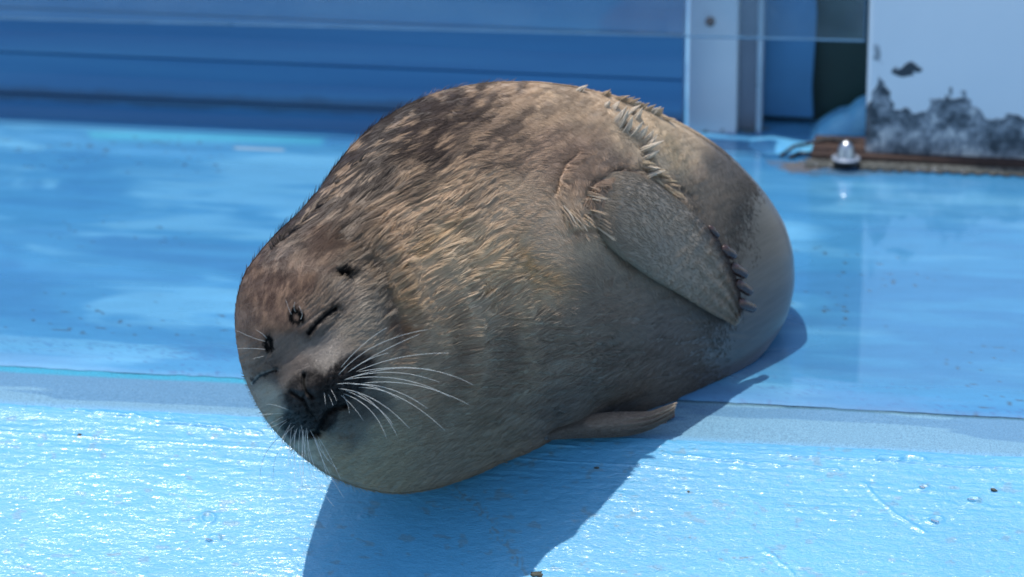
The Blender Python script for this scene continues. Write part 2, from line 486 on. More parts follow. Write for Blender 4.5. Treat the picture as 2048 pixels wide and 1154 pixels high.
# low blue wall behind the deck: ribbed planks of painted sheet
pl, ql = pq_at(0, 236); pr, qr = pq_at(1500, 262)
WALLQ = ql  # wall set forward: lowest board stands for the shaded strip of deck
WALL_END = pq_at(1374, 268)[0] - 0.0015
wall_m = NT("dark_blue_wall_paint")
v = wall_m.coord((1, 1, 1))
st = wall_m.noise(wall_m.coord((0.8, 0.8, 19)), 1.0, 5, 0.6)
zc = wall_m.n("ShaderNodeSeparateXYZ"); tc = wall_m.n("ShaderNodeTexCoord"); wall_m.l(tc.outputs["Object"], zc.inputs[0])
foot = wall_m.math('ADD', zc.outputs[2], wall_m.math('MULTIPLY', wall_m.noise(v, 14, 4), 0.02))
cc = wall_m.ramp(st, [(0.25, (0.030, 0.135, 0.30)), (0.5, (0.045, 0.18, 0.36)), (0.75, (0.065, 0.24, 0.42))])
cc = wall_m.mix(wall_m.ramp(foot, [(0.0, 0.0), (0.036, 0.0), (0.044, 0.75), (0.056, 0.6), (0.066, 0.0), (1, 0)]), cc, (0.035, 0.07, 0.12))
wall_m.set(Base_Color=cc, Roughness=0.45)
wall = empty("blue_wall", (0, 0, 0)); deck_local(wall, 0, WALLQ)
tag(wall, "low dark blue painted wall of long ribbed boards behind the deck", "wall")
hz = [0.0, 0.040, 0.105, 0.175, 0.25, 0.32, 0.39, 0.44, 0.49, 0.54, 0.59, 0.64, 0.69, 0.74]  # upper boards out of view, added to lengthen the wall's shadow
for i in range(len(hz) - 1):
    z0, z1 = hz[i], hz[i + 1] - 0.0002
    off = 0.0010 * (i % 2)
    prof = [(0.05, z0), (off + 0.004, z0), (off, z0 + 0.002), (off + 0.002, (z0 + z1) / 2), (off, z1 - 0.002), (off + 0.004, z1), (0.05, z1)]
    V, F = [], []
    xs = [-2.6, WALL_END]
    for xx in xs:
        V += [(xx, a, b) for a, b in prof]
    n = len(prof)
    for k in range(n):
        F.append((k, (k + 1) % n, n + (k + 1) % n, n + k))
    F.append(tuple(range(n))[::-1]); F.append(tuple(range(n, 2 * n)))
    py_mesh("board", V, F, wall_m.m, False, wall)

# white narrow post with return face coloured grey for its shade
pA, qA = pq_at(1374, 268); pB, _ = pq_at(1472, 272); pC, _ = pq_at(1523, 270)
post_w = NT("white_post_paint")
v = post_w.coord()
f = post_w.noise(v, 12, 5)
spot = post_w.noise(v, 40, 4)
cc = post_w.ramp(f, [(0.3, (0.60, 0.70, 0.76)), (0.7, (0.67, 0.76, 0.81))])
zc = post_w.n("ShaderNodeSeparateXYZ"); tc = post_w.n("ShaderNodeTexCoord"); post_w.l(tc.outputs["Object"], zc.inputs[0])
low = post_w.math('SUBTRACT', post_w.noise(v, 60, 5), post_w.math('MULTIPLY', zc.outputs[2], 16))
cc = post_w.mix(post_w.ramp(low, [(0, 0), (0.50, 0.0), (0.56, 1.0), (1, 1)]), cc, (0.14, 0.14, 0.10))
post_w.set(Base_Color=cc, Roughness=0.35)
post_w = post_w.m
grey_m = simple_mat("shaded_grey_metal", (0.25, 0.30, 0.37), 0.45, 0.2, 0.12, 10)
steel_edge = simple_mat("brushed_edge_metal", (0.5, 0.56, 0.62), 0.3, 0.7, 0.1, 20)
post = empty("white_post", (0, 0, 0)); deck_local(post, pA, qA)
tag(post, "narrow white metal post with a side channel coloured grey for shade, standing behind the seal", "post")
wA = pB - pA; wB = pC - pA
V, F = box_data(0, wA, 0, 0.10, 0.0, 1.25, 0.004); py_mesh("front_plate", V, F, post_w, False, post)
V, F = box_data(wA + 0.0005, wB - 0.009, 0.030, 0.045, 0.0, 1.25, 0.0); py_mesh("channel_web", V, F, grey_m, False, post)
V, F = box_data(wB - 0.0085, wB, 0.004, 0.045, 0.0, 1.25, 0.002); py_mesh("channel_flange", V, F, steel_edge, False, post)
# rusty screw hole on its face
zz = 0.0
P = np.array([1424, 33.0])
hd = project(np.array([[*deck_xy(pA, qA), 0.0]]))[2][0]
W = unproj(P[0], P[1], hd - 0.04)
pp, qq = deck_pq(W[0], W[1])
rust_m = simple_mat("rusty_brown_metal", (0.045, 0.026, 0.020), 0.75, 0.2, 0.5, 60, 0.001)
V, F = [], []
for r, yy in ((0.0075, 0.0), (0.0075, -0.003), (0.0045, -0.0055)):
    V += [(r * math.cos(a), yy, r * math.sin(a)) for a in np.linspace(0, 2 * math.pi, 12, endpoint=False)]
for k in range(2):
    F += [(k * 12 + i, k * 12 + (i + 1) % 12, (k + 1) * 12 + (i + 1) % 12, (k + 1) * 12 + i) for i in range(12)]
F.append(tuple(range(24, 36)))
sc_o = py_mesh("screw", V, F, rust_m, True, post)
sc_o.location = (pp - pA, 0.0, W[2])

# dark green board and torn blue sheet between post and pillar
p0, q0 = pq_at(1500, 262); p1, q1 = pq_at(1760, 262)
green_m = simple_mat("dark_green_board", (0.012, 0.045, 0.042), 0.5, 0, 0.3, 6)
gb = py_mesh("dark_green_board", *box_data(0, p1 - p0 + 0.10, 0, 0.02, 0.0, 0.42), green_m)
deck_local(gb, p0 - 0.01, q0 + 0.055)
tag(gb, "dark green board in the gap between narrow post and broad white pillar", "board")
# wavy edged blue sheet
sheet_m = simple_mat("blue_sheet_paint", (0.06, 0.22, 0.42), 0.35, 0, 0.22, 5)
ys = np.linspace(0.016, 0.42, 40)
edge_px = np.interp(np.linspace(0, 1, 40), [0, .12, .25, .4, .6, .75, .88, 1], [1622, 1618, 1621, 1624, 1616, 1623, 1617, 1618])
b0 = deck_xy(p0, q0 + 0.03); Dg = project(np.array([[b0[0], b0[1], 0.0]]))[2][0]
sc_ = Dg / FP
V = []; F = []
x_left = 0.0
for yy in (0.0, 0.008):
    for k, z in enumerate(ys):
        xr = (edge_px[k] - 1500) * sc_
        zb = z + (0.004 * math.sin(k * 0.0))
        V.append((x_left, yy, zb)); V.append((xr, yy, zb))
n = len(ys)
for side in range(2):
    o_ = side * 2 * n
    for k in range(n - 1):
        q4 = (o_ + 2 * k, o_ + 2 * k + 1, o_ + 2 * k + 3, o_ + 2 * k + 2)
        F.append(q4 if side == 0 else q4[::-1])
for k in range(n - 1):
    F.append((2 * k + 1, 2 * n + 2 * k + 1, 2 * n + 2 * k + 3, 2 * k + 3))
    F.append((2 * k, 2 * k + 2, 2 * n + 2 * k + 2, 2 * n + 2 * k))
F.append((0, 2 * n, 2 * n + 1, 1)); F.append((2 * n - 2, 2 * n - 1, 4 * n - 1, 4 * n - 2))
bs = py_mesh("blue_sheet", V, F, sheet_m, False); deck_local(bs, p0, q0 + 0.03)
tag(bs, "blue painted sheet with a wavy torn right edge beside the narrow post", "sheet")

# lumpy blue mortar hump and the rough blue bed at the foot of the posts
blue_lump = NT("thick_blue_mortar_paint")
v = blue_lump.coord()
blue_lump.set(Base_Color=blue_lump.ramp(blue_lump.noise(v, 30, 5), [(0.3, (0.08, 0.31, 0.56)), (0.7, (0.15, 0.46, 0.68))]), Roughness=0.3,
              Normal=blue_lump.bump(blue_lump.noise(v, 90, 4), 0.6, 0.003))
def lump(name, p0, p1, q, depth, prof, seed, mat):
    nu, nv = 90, 26
    u = np.linspace(0, 1, nu); w = np.linspace(0, math.pi, nv)
    U, W_ = np.meshgrid(u, w, indexing='ij')
    H = np.interp(u, [a for a, b in prof], [b for a, b in prof])[:, None]
    jit = 1 + 0.07 * fbm(U * 5, W_ * 2, 0, seed, 3)
    y = -np.cos(W_) * depth / 2 * (0.8 + 0.2 * jit)
    z = np.sin(W_) ** 0.8 * H * jit - 0.002
    V = np.stack([p0 + U * (p1 - p0), y, z], -1).reshape(-1, 3)
    o = np_mesh(name, V, grid_faces(nu, nv), mat)
    deck_local(o, 0, q); return o
pm0, qm = pq_at(1618, 275); pm1, _ = pq_at(1775, 275)
h1 = lump("mortar_mound", pm0, pm1, qm + 0.02, 0.09, [(0, 0.004), (0.12, 0.022), (0.35, 0.042), (0.5, 0.050), (0.6, 0.061), (0.7, 0.066), (0.82, 0.056), (1, 0.05)], 3, blue_lump.m)
tag(h1, "light blue painted mortar mound leaning against the broad white pillar", "mound")
pm0, qm2 = pq_at(1392, 285); pm1, _ = pq_at(1700, 285)
h2 = lump("mortar_bed", pm0, pm1, qm2 - 0.005, 0.10, [(0, 0.001), (0.15, 0.005), (0.3, 0.004), (0.5, 0.011), (0.7, 0.006), (0.85, 0.009), (1, 0.004)], 9, blue_lump.m)
tag(h2, "rough blue painted mortar bed round the foot of the narrow post", "mortar")

# broad white pillar on a rusty base plate -------------------------------
pp0, qp = pq_at(1728, 327)
PW = 0.44
pil_m = NT("white_paint_peeling_to_zinc")
pc = pil_m.attr("peel", "Fac"); tone_ = pil_m.attr("tone", "Fac")
v = pil_m.coord()
zn = pil_m.ramp(tone_, [(0.15, (0.035, 0.050, 0.065)), (0.45, (0.12, 0.15, 0.18)), (0.75, (0.28, 0.32, 0.36)), (0.95, (0.52, 0.55, 0.56))])
paint = pil_m.ramp(pil_m.noise(v, 4, 4), [(0.3, (0.58, 0.68, 0.74)), (0.7, (0.64, 0.73, 0.78))])
cc = pil_m.mix(pc, paint, zn)
pil_m.set(Base_Color=cc, Roughness=pil_m.ramp(pc, [(0, 0.28), (1, 0.5)]), Metallic=pil_m.math('MULTIPLY', pc, 0.25), Normal=pil_m.bump(pc, 0.6, 0.0012))
pillar = empty("white_pillar", (0, 0, 0)); deck_local(pillar, pp0, qp, 0.0)
tag(pillar, "broad white steel pillar peeling to grey zinc above its rusty base plate", "pillar")
PLZ = 0.018
# front face: fine grid carrying the peeled patches; the body is closed with a bevelled profile
prof = []
bev = 0.010
for k in range(7):
    a = R(180 + 90 * k / 6); prof.append((bev + bev * math.cos(a), bev + bev * math.sin(a)))
prof = [(0.0, 0.06), (0.0, 0.04), (0.0, 0.02)] + prof + [(x, 0.0) for x in np.linspace(bev + 0.0015, PW - bev, 270)]
for k in range(1, 7):
    a = R(270 + 90 * k / 6); prof.append((PW - bev + bev * math.cos(a), bev + bev * math.sin(a)))
prof += [(PW, 0.06), (0.0, 0.0601)]
prof = np.array(prof)
zs = np.concatenate([np.linspace(PLZ, 0.28, 190), np.linspace(0.30, 2.3, 8)])
ZZ, I = np.meshgrid(zs, np.arange(len(prof)), indexing='ij')
VX = prof[I, 0]; VY = prof[I, 1]
V = np.stack([VX, VY, ZZ], -1)
wx, wy = pp0 * E[0] + qp * N[0] + VX * E[0] + VY * N[0], pp0 * E[1] + qp * N[1] + VX * E[1] + VY * N[1]
ppx, ppy, _ = project(np.stack([wx, wy, ZZ], -1))
wob = 9 * fbm(ppx / 26, ppy / 26, 0, 131, 4); wob2 = 9 * fbm(ppx / 26, ppy / 26, 0, 137, 4)
sx, sy = ppx + wob, ppy + wob2
top = np.interp(sx, [1725, 1740, 1750, 1757, 1766, 1780, 1788, 1792, 1802, 1812, 1822, 1830, 1850, 1856, 1880, 1895, 1915, 1928, 1933, 1938, 1960, 1985, 2000, 2020, 2060, 2200],
                [215, 195, 175, 150, 165, 180, 205, 222, 222, 214, 222, 232, 228, 200, 198, 190, 196, 196, 178, 205, 225, 240, 240, 232, 236, 240])
m_low = sstep(-3, 3, sy - top)
m_bow = np.maximum(sstep(1.15, 0.9, np.hypot((sx - 1812) / 26, (sy - 138) / 13)) * sstep(0.55, 0.8, np.hypot((sx - 1810) / 22, (sy - 124) / 15)), 0)
m_sm = sstep(1.1, 0.7, np.hypot((sx - 1756) / 8, (sy - 105) / 17)) * 0.7
m_tip = sstep(1.1, 0.8, np.hypot((sx - 1902) / 6, (sy - 180) / 9)) * 0.8
peel = np.clip(np.maximum.reduce([m_low, m_bow, m_sm, m_tip]), 0, 1)
tn = 0.56 + 0.42 * fbm(ppx / 30, ppy / 30, 0, 141, 5) + 0.25 * sstep(285, 322, ppy) + 0.14 * np.sin(fbm(ppx / 45, ppy / 38, 0, 143, 3) * 14)
tn = tn - 0.28 * m_bow - 0.26 * sstep(18, 2, sy - top) - 0.4 * sstep(60, 20, np.hypot((ppx - 2025) , (ppy - 290) * 1.4))
np_mesh("shaft", V.reshape(-1, 3), grid_faces(len(zs), len(prof)), pil_m.m, parent=pillar, floats={"peel": peel.reshape(-1), "tone": tn.reshape(-1)})
V, F = box_data(-0.078, PW + 0.1, -0.018, 0.075, -0.004, PLZ - 0.001, 0.002)
py_mesh("base_plate", V, F, rust_m, False, pillar)
# bolt: washer, hexagonal nut, dome cap
chrome = NT("wet_stainless_steel")
chrome.set(Base_Color=(0.45, 0.48, 0.51, 1), Metallic=1.0, Roughness=chrome.ramp(chrome.noise(chrome.coord(), 90, 3), [(0.3, 0.26), (0.7, 0.42)]))
chrome = chrome.m
def lathe(name, prof, mat, parent, seg=28, loc=(0, 0, 0)):
    V = [(r * math.cos(a), r * math.sin(a), z) for r, z in prof for a in np.linspace(0, 2 * math.pi, seg, endpoint=False)]
    F = [tuple(int(q) for q in f) for f in grid_faces(len(prof), seg, wrap_v=True)]
    F.append(tuple(range(seg))[::-1])
    F.append(tuple(range((len(prof) - 1) * seg, len(prof) * seg)))
    o = py_mesh(name, V, F, mat, True, parent); o.location = loc; return o
bp, bq = pq_at(1692, 316, PLZ)
bloc = (bp - pp0, bq - qp, PLZ - 0.001)
bolt = lathe("bolt", [(0.0165, 0.0), (0.0165, 0.003), (0.0145, 0.0035), (0.0140, 0.0050), (0.0150, 0.0120), (0.0140, 0.0135)] + [(0.0138 * math.cos(a), 0.0135 + 0.0175 * math.sin(a)) for a in np.linspace(0.05, 1.5, 9)], chrome, pillar, 32, bloc); bolt.scale = (0.88, 0.88, 0.90)
lathe("washer", [(0.021, 0.0), (0.021, 0.0022), (0.0170, 0.0024)], grey_m, pillar, 28, (bloc[0], bloc[1], PLZ - 0.0012))

# beads of water along the front of the base plate
drop_m = NT("clear_water_bead")
drop_m.set(Base_Color=(0.9, 0.95, 1.0, 1), Roughness=0.02, IOR=1.33)
drop_m.p.inputs["Transmission Weight"].default_value = 0.85
def beads(name, spots, mat):
    V, F = [], []
    for x, y, z, r, fl in spots:
        b = len(V)
        for k in range(5):
            ph = k / 4 * math.pi / 2
            for j in range(9):
                a = 2 * math.pi * j / 9
                V.append((x + r * math.cos(ph) * math.cos(a), y + r * math.cos(ph) * math.sin(a), z + fl * r * math.sin(ph)))
        for k in range(4):
            for j in range(9):
                F.append((b + k*9 + j, b + k*9 + (j+1) % 9, b + (k+1)*9 + (j+1) % 9, b + (k+1)*9 + j))
    return py_mesh(name, V, F, mat, True)
spots = []
for k in range(90):
    p = pp0 - 0.075 + random.random() * (PW + 0.1); q = qp - 0.020 - random.random() ** 1.5 * 0.016
    x, y = deck_xy(p, q); spots.append((x, y, 0.0045, random.uniform(0.0014, 0.0046), 0.8))
bd = beads("water_beads", spots, drop_m.m)
tag(bd, "bright water beads strung along the front of the rusty base plate", "water", kind="stuff")
grime_m = simple_mat("wet_grey_grime", (0.07, 0.075, 0.07), 0.25, 0, 0.5, 120, 0.001)
V, F = [], []
NPT = 120
for k in range(NPT):
    p = pp0 - 0.085 + k / (NPT - 1) * (PW + 0.18)
    w0 = 0.021 + 0.004 * math.sin(k * 1.7) + random.uniform(-0.003, 0.003)
    for q, z in ((qp - 0.0185, 0.0098), (qp - 0.024, 0.0072), (qp - 0.0185 - w0, 0.0052)):
        x, y = deck_xy(p, q); V.append((x, y, z))
for k in range(NPT - 1):
    for j in range(2):
        a = k * 3 + j; F.append((a, a + 1, a + 4, a + 3))
gr = py_mesh("grime_line", V, F, grime_m, True)
tag(gr, "wet grey grime line along the foot of the rusty plate", "grime", kind="stuff")

# dark twisted wire lying by the base plate
wire_m = simple_mat("black_rubber_wire", (0.012, 0.014, 0.016), 0.5, 0, 0.3, 40)
wp = []
for px, py, z in ((1560, 312, .006), (1578, 300, .012), (1592, 292, .017), (1612, 289, .016), (1632, 283, .019), (1655, 278, .022), (1680, 281, .020), (1705, 283, .018), (1722, 286, .014)):
    wp.append(on_plane(px, py, z))
wire = tube("black_wire", crspline(wp, 60), 0.0022 + 0.0010 * np.abs(np.sin(np.arange(60) * 0.6)), wire_m, seg=7)
tag(wire, "crooked black wire running across the blue mortar beside the cap bolt", "wire")
wp = [on_plane(px, py, z) for px, py, z in ((1580, 316, .006), (1600, 306, .008), (1622, 308, .008), (1640, 303, .009), (1664, 304, .008))]
wire2 = tube("scrap_strip", crspline(wp, 30), 0.0030, wire_m, seg=6)
tag(wire2, "short dark scrap strip lying just in front of the black wire", "scrap")

# acrylic panel hanging in front of posts and wall
gq = min(qA, WALLQ) - 0.03
x0, y0 = deck_xy(0, gq)
Pl = unproj(1728, 83, 1.0) - CAM
# meet the vertical plane q = gq
def on_q(px, py, q):
    ray = FWD + RGT * ((px - 1024) / FP) + UPV * ((577 - py) / FP)
    den = ray[0] * N[0] + ray[1] * N[1]
    t = (q - (CAM[0] * N[0] + CAM[1] * N[1])) / den
    return CAM + ray * t
Gr = on_q(1728, 83, gq); Gl = on_q(0, 38, gq)
gp1, _ = deck_pq(Gr[0], Gr[1]); gp0, _ = deck_pq(Gl[0], Gl[1])
slope = (Gr[2] - Gl[2]) / (gp1 - gp0)
glass = NT("scuffed_clear_acrylic")
gl_n = glass.t.nodes
tr = glass.n("ShaderNodeBsdfTransparent"); tr.inputs[0].default_value = (0.97, 0.985, 0.995, 1)
gls = glass.n("ShaderNodeBsdfGlossy"); gls.inputs["Roughness"].default_value = 0.05
fr = glass.n("ShaderNodeValue"); fr.outputs[0].default_value = 0.05
ms = glass.n("ShaderNodeMixShader"); glass.l(fr.outputs[0], ms.inputs[0]); glass.l(tr.outputs[0], ms.inputs[1]); glass.l(gls.outputs[0], ms.inputs[2])
df = glass.n("ShaderNodeBsdfDiffuse"); df.inputs[0].default_value = (0.45, 0.62, 0.72, 1)
gv = glass.coord()
ns = glass.noise(gv, 9, 6, 0.65); ns2 = glass.noise(gv, 42, 2, 0.4)
amt = glass.math('ADD', glass.ramp(ns, [(0.3, 0.03), (0.7, 0.10)]), glass.ramp(ns2, [(0, 0), (0.74, 0.0), (0.82, 0.3), (1, 0.4)]))
ms2 = glass.n("ShaderNodeMixShader"); glass.l(amt, ms2.inputs[0]); glass.l(ms.outputs[0], ms2.inputs[1]); glass.l(df.outputs[0], ms2.inputs[2])
glass.l(ms2.outputs[0], glass.out.inputs[0])
panel = empty("acrylic_panel", (0, 0, 0)); deck_local(panel, gp1, gq, Gr[2])
tag(panel, "clear scuffed acrylic panel hanging above the deck in front of the blue wall", "panel")
L = -(gp1 + 2.4)
V = [(L, 0, L * slope), (0, 0, 0), (0, 0, 0.30), (L, 0, 0.30), (L, 0.006, L * slope), (0, 0.006, 0), (0, 0.006, 0.30), (L, 0.006, 0.30)]
F = [(0, 1, 2, 3), (5, 4, 7, 6), (3, 2, 6, 7), (0, 3, 7, 4)]
py_mesh("pane", V, F, glass.m, False, panel)
edge_m = simple_mat("frosted_acrylic_edge", (0.06, 0.15, 0.26), 0.3, 0, 0.25, 20)
V = [(L, -0.0006, L * slope - 0.0012), (0, -0.0006, -0.0006), (0, -0.0006, 0.0003), (L, -0.0006, L * slope + 0.0003),
     (L, 0.0066, L * slope - 0.0012), (0, 0.0066, -0.0012), (0, 0.0066, 0.0006), (L, 0.0066, L * slope + 0.0006)]
F = [(0, 1, 2, 3), (5, 4, 7, 6), (0, 4, 5, 1), (3, 2, 6, 7), (1, 5, 6, 2), (0, 3, 7, 4)]
py_mesh("polished_edge", V, F, edge_m, False, panel)
V, F = box_data(0.0001, 0.0016, -0.0006, 0.0066, -0.0012, 0.30)
py_mesh("polished_edge", V, F, edge_m, False, panel)

# ================================================================== THE SEAL
OUT = [(1020,165),(1100,168),(1180,182),(1260,205),(1330,235),(1400,272),(1470,325),(1530,390),(1568,450),(1586,510),(1588,575),(1574,635),(1535,697),(1480,750),(1400,793),(1320,820),
       (1230,842),(1110,874),(1000,925),(920,960),(850,980),(790,986),(720,975),(650,945),(590,900),(540,850),(505,790),(485,740),(473,680),(472,610),(488,550),(535,487),(595,430),(638,382),(680,322),(722,274),(780,230),(850,195),(930,173)]
C0 = np.array([1060.0, 575.0])
D0 = 5.297
PXM = 1611.0
H_FRONT = 0.205
_o = np.array(OUT, float) - C0
_ang = np.arctan2(-_o[:, 1], _o[:, 0]); _rad = np.hypot(_o[:, 0], _o[:, 1])
_i = np.argsort(_ang); _ang = _ang[_i]; _rad = _rad[_i]
_dense = np.linspace(-np.pi, np.pi, 2881)
_r = np.interp(_dense, np.concatenate([_ang - 2*np.pi, _ang, _ang + 2*np.pi]), np.tile(_rad, 3))
_k = np.exp(-np.linspace(-2.2, 2.2, 61) ** 2); _k /= _k.sum()
_r = np.convolve(np.concatenate([_r[-31:-1], _r, _r[1:31]]), _k, 'valid')
def sil(phi): return np.interp(phi, _dense, _r)
def rho_of(px, py):
    dx, dy = px - C0[0], -(py - C0[1])
    return np.hypot(dx, dy) / sil(np.arctan2(dy, dx))

def wmid(px): return 0.88 * (px - 1090.0) / PXM

def gauss(px, py, cx, cy, rx, ry=None, rot=0.0):
    ry = ry or rx
    c, s = math.cos(rot), math.sin(rot)
    u = (px - cx) * c + (py - cy) * s; v = -(px - cx) * s + (py - cy) * c
    return np.exp(-(u / rx) ** 2 - (v / ry) ** 2)

EYE_R = [(617, 668), (632, 650), (650, 632), (671, 618)]
EYE_L = [(507, 768), (518, 755), (533, 748), (552, 742)]
NECK = [(660, 470), (715, 492), (752, 535), (772, 590), (788, 640), (800, 700)]
PADROT = math.atan2(-105, 110)

def detail(px, py):
    """relief towards the camera, metres, added to the swollen body"""
    h = np.zeros(np.shape(px))
    # head dome, muzzle and chin
    h += 0.020 * gauss(px, py, 610, 700, 150)
    h += 0.034 * gauss(px, py, 645, 792, 100, 70, PADROT)
    h += 0.012 * gauss(px, py, 612, 775, 50, 42)
    h += 0.0165 * gauss(px, py, 700, 750, 46, 40, PADROT) ** 0.8
    h += 0.0150 * gauss(px, py, 598, 836, 34, 30, PADROT) ** 0.8
    h += 0.006 * gauss(px, py, 603, 782, 24, 20)
    h += 0.011 * gauss(px, py, 690, 862, 60, 40, PADROT)
    h -= 0.007 * gauss(px, py, 590, 712, 34, 60, 0.6)       # hollow between the eyes
    h += 0.006 * gauss(px, py, 578, 655, 60, 40)
    h += 0.006 * gauss(px, py, 720, 660, 55, 60)
    # lids
    h += 0.0065 * gauss(px, py, 637, 655, 34, 20, PADROT) + 0.004 * gauss(px, py, 530, 757, 24, 16, PADROT)
    for line, dep, wd in ((EYE_R, 0.0085, 4.4), (EYE_L, 0.006, 4.0)):
        d, t = seg_dist(px, py, line); h -= dep * np.exp(-(d / wd) ** 2)
    d, t = seg_dist(px, py, [(640, 672), (658, 655), (677, 636)]); h -= 0.0010 * np.exp(-(d / 4.0) ** 2)
    d, t = seg_dist(px, py, [(600, 655), (622, 640), (645, 622)]); h -= 0.0018 * np.exp(-(d / 4.0) ** 2)
    # ear hole
    h -= 0.012 * gauss(px, py, 686, 552, 15, 9, 0.45)
    # brow pits
    h -= 0.0022 * gauss(px, py, 592, 636, 13, 13) + 0.0022 * gauss(px, py, 538, 690, 8, 17)
    # nostrils, groove under the nose, mouth
    for line, dep, wd in (([(609, 750), (608, 768), (613, 783), (624, 793)], 0.0100, 4.8), ([(584, 785), (592, 789), (603, 797)], 0.007, 4.2), ([(607, 790), (610, 806), (618, 822), (630, 838)], 0.006, 5.0),
                          ([(618, 868), (632, 862), (641, 845), (651, 828), (668, 815), (690, 812)], 0.0105, 6.5), ([(560, 848), (580, 862), (618, 868), (650, 868), (690, 872)], 0.0035, 6.0)):
        d, t = seg_dist(px, py, line); h -= dep * np.exp(-(d / wd) ** 2)
    # folds of the neck
    d, t = seg_dist(px, py, NECK); h -= 0.0085 * np.exp(-(d / 17) ** 2) * np.sin(np.clip(t, 0, 1) * np.pi) ** 0.5
    h += 0.008 * np.exp(-((d - 40) / 24) ** 2) * sstep(690, 760, px)
    for line, dep, wd in (([(880, 470), (930, 550), (958, 640), (960, 740), (925, 850)], 0.0085, 19), ([(985, 450), (1030, 540), (1056, 630), (1062, 730), (1040, 820)], 0.0075, 20), ([(800, 560), (852, 660), (868, 770), (840, 890)], 0.0080, 22),
                          ([(905, 600), (918, 700), (905, 800)], -0.0040, 14), ([(1095, 560), (1125, 650), (1130, 730)], 0.0035, 20)):
        d, t = seg_dist(px, py, line); h += dep * np.exp(-(d / wd) ** 2) * np.sin(np.clip(t, 0, 1) * np.pi) ** 0.7
    # shoulder over the upper flipper and the creases round it
    h += 0.018 * gauss(px, py, 1215, 400, 80, 70, 0.6)
    for line, dep, wd in (([(1160, 300), (1130, 325), (1115, 355), (1108, 395)], 0.0075, 6), ([(1400, 405), (1340, 365), (1280, 338), (1225, 342), (1185, 365), (1172, 395), (1180, 430), (1192, 458)], 0.0095, 7.0),
                          ([(1130, 462), (1165, 458), (1195, 462), (1225, 500), (1270, 545)], 0.008, 9), ([(1180, 195), (1235, 240), (1285, 300), (1320, 360)], 0.0045, 8), ([(1300, 235), (1350, 290), (1395, 350)], 0.003, 16)):
        d, t = seg_dist(px, py, line); h -= dep * np.exp(-(d / wd) ** 2) * np.clip(np.sin(np.clip(t, 0, 1) * np.pi) * 3, 0, 1)
    d, t = seg_dist(px, py, [(1200, 195), (1258, 245), (1306, 300), (1350, 370)]); h += 0.007 * np.exp(-(d / 15) ** 2) * np.sin(np.clip(t, 0, 1) * np.pi)
    pad = np.clip(1.5 * np.maximum(gauss(px, py, 692, 757, 60, 36, PADROT), gauss(px, py, 600, 836, 42, 30, PADROT)), 0, 1)
    cu_, cv_ = (px * 0.72 - py * 0.69), (px * 0.69 + py * 0.72)
    h += pad * (0.0006 * np.sin(cv_ / 2.1 + 2 * vnoise(px / 9, py / 9, 0, 3)) * np.sin(cu_ / 2.6 + 2 * vnoise(px / 8, py / 8, 0, 4)) + 0.0008 * fbm(px / 7, py / 7, 0, 221, 3))
    eyz = np.clip(1.3 * gauss(px, py, 645, 625, 62, 48), 0, 1) + np.clip(1.3 * gauss(px, py, 522, 735, 26, 34), 0, 1)
    h += eyz * 0.0007 * fbm(cu_ / 22, cv_ / 3.4, 0, 225, 2)
    # belly wrinkles that run along the body
    wr = fbm((px + 0.25 * py) / 62, (py + 8 * np.sin(px / 70)) / 9.5, 0, 201, 2)
    wm_k = np.clip(1.3 * gauss(px, py, 1130, 740, 260, 150), 0, 1)
    h -= 0.0022 * sstep(0.12, 0.45, wr) * wm_k
    wr2 = fbm(((px - 900) * 0.8 + (py - 450) * -0.6) / 42, ((px - 900) * 0.6 + (py - 450) * 0.8) / 7.5, 0, 205, 2)
    h -= 0.0012 * sstep(0.10, 0.45, wr2) * np.clip(1.4 * gauss(px, py, 840, 480, 210, 120, -0.5), 0, 1) * (1 - np.clip(1.6 * gauss(px, py, 600, 640, 130, 150), 0, 1))
    # armpit of the lower flipper
    h -= 0.012 * gauss(px, py, 1225, 812, 60, 26)
    return h

def surf_D(px, py, with_detail=True):
    """distance along the view axis of the near side of the body"""
    rho = np.clip(rho_of(px, py), 0, 0.9999)
    c = np.sqrt(1 - rho ** 2.15)
    w = wmid(px) - H_FRONT * (1 - 0.50 * sstep(1130, 1480, px)) * c
    if with_detail:
        w = w - detail(px, py) * sstep(1.0, 0.90, rho)
    return D0 + w

